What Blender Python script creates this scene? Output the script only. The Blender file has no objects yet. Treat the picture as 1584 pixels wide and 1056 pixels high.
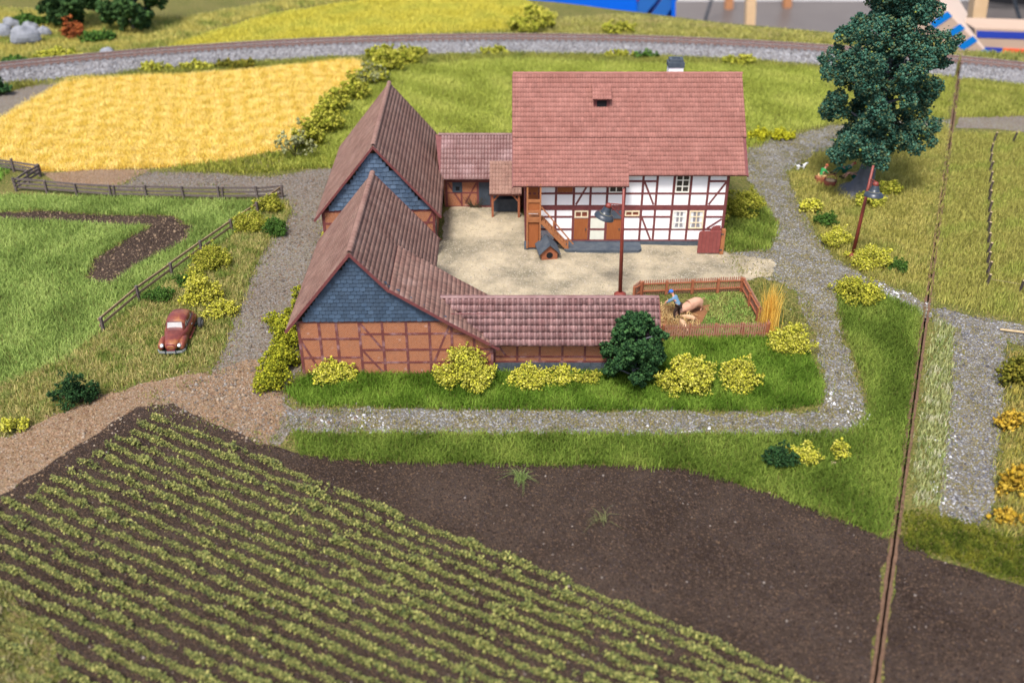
import bpy, bmesh, math, random
import numpy as np
from mathutils import Vector, Matrix, geometry, noise
random.seed(7); RNG = np.random.default_rng(7)
SC = bpy.context.scene
COL = SC.collection
R = math.radians
# ------------------------------------------------------------------ camera, sky, sun, exposure
CAM_H, CAM_P, FPX = 26.0, R(31), 1500.0
cd = bpy.data.cameras.new('camera'); cam = bpy.data.objects.new('camera', cd); COL.objects.link(cam)
cam.location = (0, 0, CAM_H); cam.rotation_euler = (R(90) - CAM_P, 0, 0)
cd.sensor_width = 36; cd.lens = 36 * FPX / 1584; cd.clip_start = 0.5; cd.clip_end = 3000
cd.dof.use_dof = True; cd.dof.focus_distance = 51; cd.dof.aperture_fstop = cd.lens / 1000 / 0.28
SC.camera = cam
SUN_DIR = Vector((-0.22, -0.58, 1.05)).normalized()
w = bpy.data.worlds.new('World'); SC.world = w; w.use_nodes = True
nt = w.node_tree; nt.nodes.clear()
sky = nt.nodes.new('ShaderNodeTexSky'); sky.sky_type = 'NISHITA'; sky.sun_disc = False
sky.sun_elevation = math.asin(SUN_DIR.z); sky.sun_rotation = math.atan2(SUN_DIR.x, SUN_DIR.y) % (2 * math.pi)
sky.air_density = 0.7; sky.dust_density = 3.0; sky.ozone_density = 0.6
bg = nt.nodes.new('ShaderNodeBackground'); bg.inputs[1].default_value = 0.15
wo = nt.nodes.new('ShaderNodeOutputWorld')
nt.links.new(sky.outputs[0], bg.inputs[0]); nt.links.new(bg.outputs[0], wo.inputs[0])
sl = bpy.data.lights.new('sun', 'SUN'); sl.energy = 2.6; sl.angle = R(14); sl.color = (1.0, 0.965, 0.92)
so = bpy.data.objects.new('sun', sl); COL.objects.link(so)
so.rotation_euler = SUN_DIR.to_track_quat('Z', 'Y').to_euler(); so.location = SUN_DIR * 200
SC.view_settings.view_transform = 'Standard'; SC.view_settings.look = 'None'
SC.view_settings.exposure = 0.82; SC.view_settings.gamma = 1
SC.cycles.max_bounces = 6

# ------------------------------------------------------------------ where things stand
SP, CP = math.sin(CAM_P), math.cos(CAM_P)
TR, TY = 110.2, -7.2                      # radius and centre of the railway curve
def sstep(a, b, x):
    t = np.clip((x - a) / (b - a), 0, 1); return t * t * (3 - 2 * t)
def hgt(x, y):
    """height of the ground: nearly level boards, a gentle roll, higher land beyond the railway"""
    r = np.hypot(x, y - TY) - TR
    return 0.8 * sstep(0.5, 3.0, r) + 0.045 * np.sin(x * .31 + 1) * np.sin(y * .27) + 0.03 * np.sin(x * .9 + y * .7)
def G(u, v, z=None):
    """ground point that the photograph shows at pixel (u, v)"""
    a, b = (u - 792) / FPX, (v - 528) / FPX
    zz = 0.0 if z is None else z
    for _ in range(1 if z is not None else 6):
        t = (CAM_H - zz) / (SP + b * CP); x, y = a * t, (CP - b * SP) * t
        if z is None: zz = float(hgt(x, y))
    return Vector((x, y, zz))
def P(u, v, Y):
    """(x, z) of pixel (u, v) in the upright plane at distance Y"""
    a, b = (u - 792) / FPX, (v - 528) / FPX
    t = Y / (CP - b * SP); return a * t, CAM_H - t * (SP + b * CP)
def mpp(p):
    """metres per photograph pixel at a point"""
    return ((p.y) * CP + (CAM_H - p.z) * SP) / FPX
def gapx(y): return 11.9 + 0.434 * (y - 21.5)     # the joint between the two boards

# ------------------------------------------------------------------ materials
def nodes(name):
    m = bpy.data.materials.new(name); m.use_nodes = True
    n = m.node_tree; b = n.nodes['Principled BSDF']; return m, n, b
def mat(name, c1, c2=None, scale=2.0, rough=.75, bump=0.0, bscale=None, attr=False, spec=.25, c3=None, detail=6, metal=0, stretch=None, dist=.03):
    m, n, b = nodes(name); L = n.links.new
    b.inputs['Roughness'].default_value = rough; b.inputs['Specular IOR Level'].default_value = spec; b.inputs['Metallic'].default_value = metal
    geo = n.nodes.new('ShaderNodeNewGeometry'); vec = geo.outputs['Position']
    if stretch:
        mp = n.nodes.new('ShaderNodeMapping'); mp.inputs['Scale'].default_value = stretch
        L(vec, mp.inputs['Vector']); vec = mp.outputs[0]
    c2 = c2 or tuple(x * .75 for x in c1)
    tx = n.nodes.new('ShaderNodeTexNoise'); tx.inputs['Scale'].default_value = scale; tx.inputs['Detail'].default_value = detail; tx.inputs['Roughness'].default_value = .65
    L(vec, tx.inputs['Vector'])
    rp = n.nodes.new('ShaderNodeValToRGB'); e = rp.color_ramp.elements
    e[0].position = .34; e[1].position = .70; e[0].color = (*c1, 1); e[1].color = (*c2, 1)
    if c3: k = e.new(.5); k.color = (*c3, 1)
    L(tx.outputs[0], rp.inputs[0]); out = rp.outputs[0]
    if attr:
        at = n.nodes.new('ShaderNodeAttribute'); at.attribute_name = 'Col'
        mx = n.nodes.new('ShaderNodeMix'); mx.data_type = 'RGBA'; mx.blend_type = 'MULTIPLY'; mx.inputs[0].default_value = 1
        L(out, mx.inputs[6]); L(at.outputs[0], mx.inputs[7]); out = mx.outputs[2]
    L(out, b.inputs['Base Color'])
    if bump:
        t2 = n.nodes.new('ShaderNodeTexNoise'); t2.inputs['Scale'].default_value = bscale or scale * 4; t2.inputs['Detail'].default_value = 4
        L(vec, t2.inputs['Vector']); bp = n.nodes.new('ShaderNodeBump'); bp.inputs['Strength'].default_value = bump; bp.inputs['Distance'].default_value = dist
        L(t2.outputs[0], bp.inputs['Height']); L(bp.outputs[0], b.inputs['Normal'])
    return m
def mat_attr(name, rough=.8, spec=.15, trans=0.0):
    """colour of every blade, leaf or crumb kept in the mesh"""
    m, n, b = nodes(name); at = n.nodes.new('ShaderNodeAttribute'); at.attribute_name = 'Col'
    n.links.new(at.outputs[0], b.inputs['Base Color']); b.inputs['Roughness'].default_value = rough; b.inputs['Specular IOR Level'].default_value = spec
    if trans:
        tr = n.nodes.new('ShaderNodeBsdfTranslucent'); n.links.new(at.outputs[0], tr.inputs[0])
        mx = n.nodes.new('ShaderNodeMixShader'); mx.inputs[0].default_value = trans
        n.links.new(b.outputs[0], mx.inputs[1]); n.links.new(tr.outputs[0], mx.inputs[2]); n.links.new(mx.outputs[0], n.nodes['Material Output'].inputs[0])
    return m
def mat_speck(name, base, alt, specks, scale=6, big=.35, bump=.6, speck_scale=14, rough=.95, thr=.12):
    """granular scatter material: two patch colours and grains of several colours"""
    m, n, b = nodes(name); L = n.links.new
    b.inputs['Roughness'].default_value = rough; b.inputs['Specular IOR Level'].default_value = .1
    pos = n.nodes.new('ShaderNodeNewGeometry').outputs['Position']
    t1 = n.nodes.new('ShaderNodeTexNoise'); t1.inputs['Scale'].default_value = big; t1.inputs['Detail'].default_value = 8; t1.inputs['Roughness'].default_value = .7; L(pos, t1.inputs['Vector'])
    r1 = n.nodes.new('ShaderNodeValToRGB'); r1.color_ramp.elements[0].position = .38; r1.color_ramp.elements[1].position = .62
    r1.color_ramp.elements[0].color = (*base, 1); r1.color_ramp.elements[1].color = (*alt, 1); L(t1.outputs[0], r1.inputs[0])
    vo = n.nodes.new('ShaderNodeTexVoronoi'); vo.inputs['Scale'].default_value = speck_scale; L(pos, vo.inputs['Vector'])
    r2 = n.nodes.new('ShaderNodeValToRGB'); r2.color_ramp.interpolation = 'CONSTANT'
    e = r2.color_ramp.elements; e[0].color = (*specks[0], 1); e[0].position = 0; e[1].position = 1 / len(specks); e[1].color = (*specks[1 % len(specks)], 1)
    for i in range(2, len(specks)): k = e.new(i / len(specks)); k.color = (*specks[i], 1)
    sep = n.nodes.new('ShaderNodeSeparateColor'); L(vo.outputs['Color'], sep.inputs[0]); L(sep.outputs[0], r2.inputs[0])
    cmp_ = n.nodes.new('ShaderNodeMath'); cmp_.operation = 'LESS_THAN'; cmp_.inputs[1].default_value = thr; L(sep.outputs[1], cmp_.inputs[0])
    mx = n.nodes.new('ShaderNodeMix'); mx.data_type = 'RGBA'; L(cmp_.outputs[0], mx.inputs[0]); L(r1.outputs[0], mx.inputs[6]); L(r2.outputs[0], mx.inputs[7])
    L(mx.outputs[2], b.inputs['Base Color'])
    t3 = n.nodes.new('ShaderNodeTexNoise'); t3.inputs['Scale'].default_value = scale; t3.inputs['Detail'].default_value = 6; L(pos, t3.inputs['Vector'])
    ad = n.nodes.new('ShaderNodeMath'); ad.operation = 'ADD'; L(t3.outputs[0], ad.inputs[0]); L(vo.outputs['Distance'], ad.inputs[1])
    bp = n.nodes.new('ShaderNodeBump'); bp.inputs['Strength'].default_value = bump; bp.inputs['Distance'].default_value = .08; L(ad.outputs[0], bp.inputs['Height']); L(bp.outputs[0], b.inputs['Normal'])
    return m
def mat_brick(name, c1, c2, mortar):
    m, n, b = nodes(name); L = n.links.new; b.inputs['Roughness'].default_value = .8; b.inputs['Specular IOR Level'].default_value = .25
    sp = n.nodes.new('ShaderNodeSeparateXYZ'); L(n.nodes.new('ShaderNodeNewGeometry').outputs['Position'], sp.inputs[0])
    ad = n.nodes.new('ShaderNodeMath'); L(sp.outputs[0], ad.inputs[0]); L(sp.outputs[1], ad.inputs[1])
    cb = n.nodes.new('ShaderNodeCombineXYZ'); L(ad.outputs[0], cb.inputs[0]); L(sp.outputs[2], cb.inputs[1])
    br = n.nodes.new('ShaderNodeTexBrick'); br.inputs['Color1'].default_value = (*c1, 1); br.inputs['Color2'].default_value = (*c2, 1); br.inputs['Mortar'].default_value = (*mortar, 1)
    br.inputs['Scale'].default_value = 4.2; br.inputs['Mortar Size'].default_value = .028; br.inputs['Bias'].default_value = -.2
    L(cb.outputs[0], br.inputs['Vector'])
    tx = n.nodes.new('ShaderNodeTexNoise'); tx.inputs['Scale'].default_value = 1.6; tx.inputs['Detail'].default_value = 8; L(cb.outputs[0], tx.inputs['Vector'])
    rp = n.nodes.new('ShaderNodeValToRGB'); rp.color_ramp.elements[0].position = .66; rp.color_ramp.elements[1].position = .74; rp.color_ramp.elements[0].color = (0, 0, 0, 1); rp.color_ramp.elements[1].color = (.5, .5, .5, 1)
    L(tx.outputs[0], rp.inputs[0])
    mx = n.nodes.new('ShaderNodeMix'); mx.data_type = 'RGBA'; L(rp.outputs[0], mx.inputs[0]); L(br.outputs[0], mx.inputs[6]); mx.inputs[7].default_value = (.55, .42, .38, 1)
    L(mx.outputs[2], b.inputs['Base Color'])
    bp = n.nodes.new('ShaderNodeBump'); bp.inputs['Strength'].default_value = .4; bp.inputs['Distance'].default_value = .02; bp.invert = True; L(br.outputs[1], bp.inputs['Height']); L(bp.outputs[0], b.inputs['Normal'])
    return m
M = {}
M['roof_house'] = mat('roof tile salmon', (.235, .098, .078), (.305, .138, .112), .8, .7, attr=True, spec=.2)
M['roof_barn'] = mat('roof tile brown red', (.205, .110, .085), (.29, .175, .135), .9, .78, attr=True, spec=.25)
M['roof_annex'] = mat('roof tile wine', (.16, .078, .073), (.24, .145, .135), 1.2, .5, attr=True, spec=.4)
M['verge'] = mat('maroon trim', (.12, .036, .036), (.17, .055, .052), 3, .6)
M['timber'] = mat('maroon timber', (.125, .033, .034), (.18, .055, .05), 3, .65, bump=.3, bscale=20)
M['timber_grey'] = mat('chalked maroon timber', (.135, .04, .036), (.30, .17, .17), 2.0, .6, c3=(.145, .048, .043))
M['plaster'] = mat('white plaster', (.84, .83, .82), (.78, .77, .78), 1.3, .85, bump=.15, bscale=8)
M['plaster_old'] = mat('cream plaster', (.66, .66, .55), (.60, .60, .50), 2, .85)
M['brick'] = mat_brick('orange brick', (.33, .105, .038), (.235, .075, .032), (.40, .23, .15))
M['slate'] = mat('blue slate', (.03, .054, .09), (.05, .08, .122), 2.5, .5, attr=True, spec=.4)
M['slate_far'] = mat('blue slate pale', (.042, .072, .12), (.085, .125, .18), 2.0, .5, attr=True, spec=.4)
M['stone'] = mat('blue grey stone', (.045, .06, .08), (.09, .105, .12), 2.5, .75, bump=.4)
M['door'] = mat('orange brown boards', (.33, .11, .035), (.25, .075, .025), 3, .6, stretch=(6, 6, .6))
M['wood_orange'] = mat('light brown wood', (.36, .15, .06), (.27, .10, .04), 3, .6, stretch=(3, 3, 3))
M['wood_rust'] = mat('rust brown boards', (.24, .075, .035), (.32, .12, .06), 3, .65)
M['blue_door'] = mat('blue grey boards', (.035, .045, .06), (.06, .075, .095), 3, .6)
M['cream'] = mat('cream paint', (.74, .62, .42), (.66, .55, .36), 4, .5)
M['ivory'] = mat('ivory paint', (.78, .74, .66), (.72, .68, .58), 4, .5)
M['curtain'] = mat('white curtain', (.72, .72, .70), (.55, .56, .56), 9, .9, stretch=(3, 3, .3))
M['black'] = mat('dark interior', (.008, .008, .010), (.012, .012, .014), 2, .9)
M['gate'] = mat('oxide red boards', (.20, .05, .045), (.25, .07, .06), 4, .6)
M['lamp_red'] = mat('oxide red metal', (.17, .03, .022), (.21, .045, .03), 6, .45, spec=.4)
M['lamp_black'] = mat('dark blue grey enamel', (.022, .03, .042), (.04, .05, .062), 6, .35, spec=.5)
M['brass'] = mat('dull olive metal', (.16, .15, .09), (.12, .11, .07), 6, .4)
M['bulb'] = mat('white bulb glass', (.85, .85, .85), (.8, .8, .8), 3, .15)
M['fence_dark'] = mat('weathered dark wood', (.075, .055, .05), (.17, .14, .13), 4, .8, stretch=(2, 2, 6))
M['fence_tan'] = mat('weathered tan wood', (.34, .25, .14), (.17, .115, .065), 4, .8)
M['picket'] = mat('brown picket wood', (.28, .125, .075), (.36, .20, .14), 3.5, .7)
M['stake'] = mat('dark stake bark', (.03, .024, .02), (.07, .055, .045), 6, .85)
M['stake_cut'] = mat('pale cut wood', (.55, .42, .24), (.45, .33, .18), 6, .8)
M['bark'] = mat('grey bark', (.075, .08, .095), (.12, .125, .14), 3, .7, bump=.5)
M['twig'] = mat('dark twig', (.06, .05, .025), (.04, .03, .018), 5, .9)
M['leafy'] = mat_attr('foam foliage', .9, .1, .12)
M['grassy'] = mat_attr('static grass', .8, .1, .4)
M['grain'] = mat_attr('loose grains', .9, .15)
M['crop'] = mat_attr('crop leaf', .75, .2, .15)
M['pig'] = mat('pink pig skin', (.52, .30, .20), (.45, .24, .16), 3, .6)
M['piglet'] = mat('pale piglet skin', (.52, .34, .20), (.44, .27, .16), 3, .6)
M['skin'] = mat('skin', (.60, .30, .20), (.55, .26, .17), 8, .6)
M['shirt_blue'] = mat('blue shirt', (.10, .20, .30), (.16, .27, .36), 5, .8)
M['cap_blue'] = mat('bright blue cap', (.03, .12, .42), (.04, .14, .45), 5, .7)
M['dark_cloth'] = mat('dark trousers', (.035, .022, .018), (.05, .032, .025), 5, .85)
M['green_cloth'] = mat('green shirt', (.04, .30, .08), (.035, .24, .07), 5, .8)
M['dkgreen_cloth'] = mat('dark green shirt', (.01, .10, .065), (.012, .13, .08), 5, .8)
M['beige_cloth'] = mat('beige trousers', (.58, .40, .17), (.5, .34, .14), 5, .8)
M['hair_orange'] = mat('ginger hair', (.42, .12, .05), (.36, .10, .04), 6, .8)
M['white'] = mat('white coat', (.75, .75, .73), (.68, .68, .66), 5, .8)
M['basket'] = mat('reddish brown basket', (.20, .055, .03), (.14, .04, .025), 6, .7)
M['rust_car'] = mat('rusty red car paint', (.11, .024, .02), (.33, .13, .035), 1.3, .42, spec=.5, c3=(.17, .04, .027), bump=.15)
M['car_glass'] = mat('pale car glass', (.36, .35, .34), (.46, .44, .42), 3, .2, spec=.6)
M['chrome'] = mat('dull chrome', (.42, .45, .47), (.32, .35, .37), 5, .3, metal=.5)
M['glass'] = mat('milky glass', (.20, .20, .22), (.28, .275, .29), 3, .2, spec=.6)
M['darkglass'] = mat('dark window glass', (.035, .03, .028), (.05, .045, .04), 3, .12, spec=.6)
M['headlight'] = mat('white lamp glass', (.85, .85, .86), (.8, .8, .8), 3, .15)
M['tyre'] = mat('rubber', (.03, .03, .03), (.05, .05, .05), 5, .8)
M['rim'] = mat('grey wheel metal', (.30, .29, .27), (.22, .21, .2), 5, .5)
M['grille'] = mat('maroon grille', (.16, .018, .03), (.2, .03, .04), 5, .35)
M['rail'] = mat('rusty rail', (.17, .10, .085), (.22, .15, .13), 4, .5)
M['railtop'] = mat('worn rail head', (.42, .37, .34), (.35, .30, .28), 4, .35)
M['sleeper'] = mat('brown sleeper', (.10, .06, .05), (.15, .10, .085), 4, .85)
M['fibre'] = mat('brown fibreboard', (.10, .055, .032), (.17, .10, .062), 6, .95, bump=.6)
M['deepgap'] = mat('dark gap', (.025, .012, .008), (.04, .02, .012), 4, .95)
M['rock'] = mat('pale grey rock', (.17, .18, .20), (.25, .26, .285), 1.5, .9, bump=.6)
M['boardside'] = mat('board side', (.22, .17, .12), (.28, .22, .16), 3, .9)

# ------------------------------------------------------------------ helpers: objects
def tag(o, label=None, cat=None, group=None, kind=None):
    for k, v in (('label', label), ('category', cat), ('group', group), ('kind', kind)):
        if v: o[k] = v
    return o
def root_loc(o):
    while o.parent: o = o.parent
    return o.location if o.type == 'EMPTY' else Vector((0, 0, 0))
def link(name, me, parent=None, m=None):
    o = bpy.data.objects.new(name, me); COL.objects.link(o)
    if parent is not None: o.parent = parent
    if m is not None:
        me.materials.clear(); me.materials.append(m)
    return o
def thing(name, loc, label, cat, group=None, rz=0):
    o = bpy.data.objects.new(name, None); COL.objects.link(o); o.location = loc; o.rotation_euler = (0, 0, rz); o.empty_display_size = .3
    return tag(o, label, cat, group)
class MB:
    """collects shapes in world coordinates; build() makes them ONE mesh object relative to the thing's base"""
    def __init__(s): s.v = []; s.f = []
    def add(s, vs, fs):
        k = len(s.v); s.v += [tuple(q) for q in vs]; s.f += [tuple(i + k for i in f) for f in fs]; return s
    def box(s, x0, y0, z0, x1, y1, z1):
        return s.add([(x, y, z) for z in (z0, z1) for y in (y0, y1) for x in (x0, x1)], [(0, 2, 3, 1), (4, 5, 7, 6), (0, 1, 5, 4), (2, 6, 7, 3), (0, 4, 6, 2), (1, 3, 7, 5)])
    def bar(s, a, b, wx, wn, n=None, b2=None):
        """square bar from a to b; n: direction of its second thickness wn"""
        a, b = Vector(a), Vector(b); d = (b - a).normalized()
        n = Vector(n) if n is not None else (Vector((0, 0, 1)) if abs(d.z) < .9 else Vector((0, 1, 0)))
        u = d.cross(n)
        if u.length < 1e-5: u = d.cross(Vector((1, 0, 0)))
        u.normalize(); n = u.cross(d).normalized(); k = b2 if b2 else 1
        q = []
        for p_, kk in ((a, 1), (b, k)):
            for i, j in ((-1, -1), (1, -1), (1, 1), (-1, 1)): q.append(p_ + u * (i * wx / 2 * kk) + n * (j * wn / 2 * kk))
        return s.add(q, [(3, 2, 1, 0), (4, 5, 6, 7), (0, 1, 5, 4), (1, 2, 6, 5), (2, 3, 7, 6), (3, 0, 4, 7)])
    def tube(s, pts, rad, n=8, cap=True):
        pts = [Vector(q) for q in pts]; rad = rad if isinstance(rad, (list, tuple)) else [rad] * len(pts)
        vs = []; fs = []; pu = None
        for i, q in enumerate(pts):
            d = (pts[min(i + 1, len(pts) - 1)] - pts[max(i - 1, 0)])
            d = d.normalized() if d.length > 1e-9 else Vector((0, 0, 1))
            u = (pu - d * pu.dot(d)) if pu is not None else d.cross(Vector((0, 0, 1)) if abs(d.z) < .95 else Vector((1, 0, 0)))
            u.normalize(); pu = u; v = d.cross(u)
            for k in range(n): t = 2 * math.pi * k / n; vs.append(q + (u * math.cos(t) + v * math.sin(t)) * rad[i])
        for i in range(len(pts) - 1):
            for k in range(n): a = i * n + k; b = i * n + (k + 1) % n; fs.append((a, b, b + n, a + n))
        if cap: fs.append(tuple(range(n - 1, -1, -1))); fs.append(tuple(range((len(pts) - 1) * n, len(pts) * n)))
        return s.add(vs, fs)
    def prism(s, poly, d):
        """flat polygon (list of 3D points) pushed along d"""
        d = Vector(d); n = len(poly); a = [Vector(q) for q in poly]
        return s.add(a + [q + d for q in a], [tuple(range(n)), tuple(range(2 * n - 1, n - 1, -1))] + [(i, n + i, n + (i + 1) % n, (i + 1) % n) for i in range(n)])
    def ball(s, c, r, nu=10, nv=7, sc=(1, 1, 1)):
        c = Vector(c); vs = [c + Vector((0, 0, -r * sc[2]))]; fs = []
        for j in range(1, nv):
            t = math.pi * j / nv - math.pi / 2
            for i in range(nu): q = 2 * math.pi * i / nu; vs.append(c + Vector((math.cos(t) * math.cos(q) * r * sc[0], math.cos(t) * math.sin(q) * r * sc[1], math.sin(t) * r * sc[2])))
        vs.append(c + Vector((0, 0, r * sc[2]))); T = len(vs) - 1
        for i in range(nu):
            fs.append((0, 1 + (i + 1) % nu, 1 + i)); k = 1 + (nv - 2) * nu; fs.append((T, k + i, k + (i + 1) % nu))
            for j in range(nv - 2): a = 1 + j * nu + i; b = 1 + j * nu + (i + 1) % nu; fs.append((a, b, b + nu, a + nu))
        return s.add(vs, fs)
    def build(s, name, m, parent=None, smooth=False, kind=None, label=None):
        o0 = root_loc(parent) if parent is not None else Vector((0, 0, 0))
        me = bpy.data.meshes.new(name); me.from_pydata([(x - o0.x, y - o0.y, z - o0.z) for x, y, z in s.v], [], s.f)
        bm = bmesh.new(); bm.from_mesh(me); bmesh.ops.recalc_face_normals(bm, faces=bm.faces); bm.to_mesh(me); bm.free()
        if smooth: me.shade_smooth()
        o = link(name, me, parent, m); tag(o, label, kind=kind); return o
def np_mesh(name, v, f, m, parent=None, col=None, smooth=False, base=None):
    """big mesh straight from arrays; f is (n,3) or (n,4)"""
    v = np.asarray(v, np.float32); f = np.asarray(f, np.int32)
    if parent is not None: v = v - np.array(root_loc(parent), np.float32)
    if base is not None: v = v - np.array(base, np.float32)
    me = bpy.data.meshes.new(name); k = f.shape[1]
    me.vertices.add(len(v)); me.vertices.foreach_set('co', v.ravel())
    me.loops.add(f.size); me.loops.foreach_set('vertex_index', f.ravel())
    me.polygons.add(len(f)); me.polygons.foreach_set('loop_start', np.arange(0, f.size, k, dtype=np.int32))
    me.update(calc_edges=True)
    if col is not None:
        ca = me.color_attributes.new('Col', 'FLOAT_COLOR', 'POINT'); c4 = np.ones((len(v), 4), np.float32); c4[:, :3] = col; ca.data.foreach_set('color', c4.ravel())
    if smooth: me.shade_smooth()
    o = link(name, me, parent, m)
    if base is not None: o.location = base
    return o
def copy_of(o, loc, rz=0, sc=1.0, label=None):
    """a copy of a thing and of its parts"""
    c = o.copy(); COL.objects.link(c); c.location = loc; c.rotation_euler = (0, 0, rz); c.scale = (sc, sc, sc) if not isinstance(sc, tuple) else sc
    if label: c['label'] = label
    for ch in o.children:
        d = ch.copy(); COL.objects.link(d); d.parent = c
        for g in ch.children: e = g.copy(); COL.objects.link(e); e.parent = d
    return c

# ------------------------------------------------------------------ helpers: ground sheets, blades, crumbs
def vnoise(x, y, s, seed=0):
    """smooth patch noise, about -1..1"""
    r = np.random.default_rng(seed); o = np.zeros_like(x)
    for _ in range(9):
        a = r.uniform(0, 6.283); k = r.uniform(.5, 1.6) / s * 6.283; o = o + np.sin((x * np.cos(a) + y * np.sin(a)) * k + r.uniform(0, 6.283))
    return o / 3.2
def world(px): return [G(u, v) for u, v in px]
def rough_outline(pts, step=.35, amp=.12, seed=0):
    out = []; n = len(pts)
    for i in range(n):
        a, b = pts[i], pts[(i + 1) % n]; L_ = math.hypot(b[0] - a[0], b[1] - a[1]); k = max(1, int(L_ / step)); nx, ny = -(b[1] - a[1]) / max(L_, 1e-6), (b[0] - a[0]) / max(L_, 1e-6)
        for j in range(k):
            t = j / k; x, y = a[0] + (b[0] - a[0]) * t, a[1] + (b[1] - a[1]) * t
            d = noise.noise((x * 1.1, y * 1.1, seed)) * amp * 1.3 + noise.noise((x * 4, y * 4, seed + 9)) * amp * .6
            out.append((x + nx * d, y + ny * d))
    return out
def sheet(name, px, m, z=.0, step=.35, amp=.12, res=1.3, label=None, kind='structure', seed=0, w=None, cat=None):
    pts = w if w is not None else [(q.x, q.y) for q in world(px)]
    ol = rough_outline(pts, step, amp, seed) if step else pts
    n = len(ol); X = [q[0] for q in ol]; Y = [q[1] for q in ol]
    gx, gy = np.meshgrid(np.arange(min(X), max(X), res), np.arange(min(Y), max(Y), res)); gp = np.c_[gx.ravel(), gy.ravel()]
    gp = gp[inside(gp, ol)]
    V = [Vector(q) for q in ol] + [Vector(q) for q in gp]
    r = geometry.delaunay_2d_cdt(V, [(i, (i + 1) % n) for i in range(n)], [], 1, 1e-4)
    vs = np.array([(q.x, q.y) for q in r[0]]); vz = hgt(vs[:, 0], vs[:, 1]) + z
    f = np.array([t for t in r[2] if len(t) == 3], np.int32)
    a, b, c = vs[f[:, 0]], vs[f[:, 1]], vs[f[:, 2]]
    fl = ((b - a)[:, 0] * (c - a)[:, 1] - (b - a)[:, 1] * (c - a)[:, 0]) < 0
    f[fl] = f[fl][:, ::-1]
    o = np_mesh(name, np.c_[vs, vz], f, m); tag(o, label, cat, kind=kind); return o
def inside(p, poly):
    x, y = p[:, 0], p[:, 1]; r = np.zeros(len(p), bool); n = len(poly)
    for i in range(n):
        x0, y0 = poly[i][0], poly[i][1]; x1, y1 = poly[(i + 1) % n][0], poly[(i + 1) % n][1]
        if y0 == y1: continue
        k = ((y0 > y) != (y1 > y)) & (x < (x1 - x0) * (y - y0) / (y1 - y0) + x0); r ^= k
    return r
def scatter(polys, dens, holes=(), soft=0.0):
    out = []
    for poly in polys:
        X = [q[0] for q in poly]; Y = [q[1] for q in poly]; n = int((max(X) - min(X)) * (max(Y) - min(Y)) * dens)
        p = np.c_[RNG.uniform(min(X), max(X), n), RNG.uniform(min(Y), max(Y), n)]
        p = p[inside(p + (RNG.normal(0, soft, p.shape) if soft else 0), poly)]; out.append(p)
    p = np.concatenate(out)
    for h in holes: p = p[~inside(p + RNG.normal(0, .08, p.shape), h)]
    return p
def blades(name, p, h, wd, cols, label, lean=.6, patch=2.5, var=.25, seed=1, z0=0.0, wts=None, m=None, cat='grass', zoff=None, base=None):
    """one bent three-cornered fibre at every point"""
    n = len(p); hh = h * RNG.uniform(.55, 1.25, n); a = RNG.uniform(0, 6.283, n); l = RNG.uniform(.05, lean, n) * hh; b = a + 1.57 + RNG.normal(0, .5, n)
    z = hgt(p[:, 0], p[:, 1]) + z0
    if zoff is not None: z = z + zoff
    w2 = wd * RNG.uniform(.6, 1.4, n) / 2
    v = np.empty((n, 5, 3), np.float32)
    for k, s in ((0, -1), (1, 1)): v[:, k, 0] = p[:, 0] + np.cos(b) * w2 * s; v[:, k, 1] = p[:, 1] + np.sin(b) * w2 * s; v[:, k, 2] = z
    mx, my = p[:, 0] + np.cos(a) * l * .35, p[:, 1] + np.sin(a) * l * .35
    for k, s in ((2, 1), (3, -1)): v[:, k, 0] = mx + np.cos(b) * w2 * s * .8; v[:, k, 1] = my + np.sin(b) * w2 * s * .8; v[:, k, 2] = z + hh * .6
    v[:, 4, 0] = p[:, 0] + np.cos(a) * l * 1.2; v[:, 4, 1] = p[:, 1] + np.sin(a) * l * 1.2; v[:, 4, 2] = z + hh * (1 - .25 * (l / hh) ** 2)
    i = np.arange(n)[:, None] * 5; f = np.concatenate([i + [0, 1, 2], i + [0, 2, 3], i + [3, 2, 4]])
    cols = np.array(cols); k = len(cols)
    q = vnoise(p[:, 0], p[:, 1], patch, seed) * .5 + .5 + RNG.normal(0, var, n)
    q = np.clip(q, 0, .999) * (k - 1); j = q.astype(int); t = (q - j)[:, None]
    c = cols[j] * (1 - t) + cols[np.minimum(j + 1, k - 1)] * t; c = c * RNG.uniform(.8, 1.25, (n, 1)) * 1.25
    o = np_mesh(name, v.reshape(-1, 3), f, m or M['grassy'], col=np.repeat(c, 5, axis=0), base=base); tag(o, label, cat, kind='stuff'); return o
OCT_V = np.array([(1, 0, 0), (-1, 0, 0), (0, 1, 0), (0, -1, 0), (0, 0, 1), (0, 0, -1)], np.float32)
OCT_F = np.array([(0, 2, 4), (2, 1, 4), (1, 3, 4), (3, 0, 4), (2, 0, 5), (1, 2, 5), (3, 1, 5), (0, 3, 5)], np.int32)
TET_V = np.array([(1, 1, 1), (-1, -1, 1), (-1, 1, -1), (1, -1, -1)], np.float32) * .7
TET_F = np.array([(0, 2, 1), (0, 1, 3), (0, 3, 2), (1, 2, 3)], np.int32)
def rotm(n):
    q = RNG.normal(size=(n, 4)); q /= np.linalg.norm(q, axis=1)[:, None]; w_, x, y, z = q.T
    return np.stack([np.stack([1 - 2 * (y * y + z * z), 2 * (x * y - z * w_), 2 * (x * z + y * w_)], 1), np.stack([2 * (x * y + z * w_), 1 - 2 * (x * x + z * z), 2 * (y * z - x * w_)], 1), np.stack([2 * (x * z - y * w_), 2 * (y * z + x * w_), 1 - 2 * (x * x + y * y)], 1)], 1)
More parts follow.
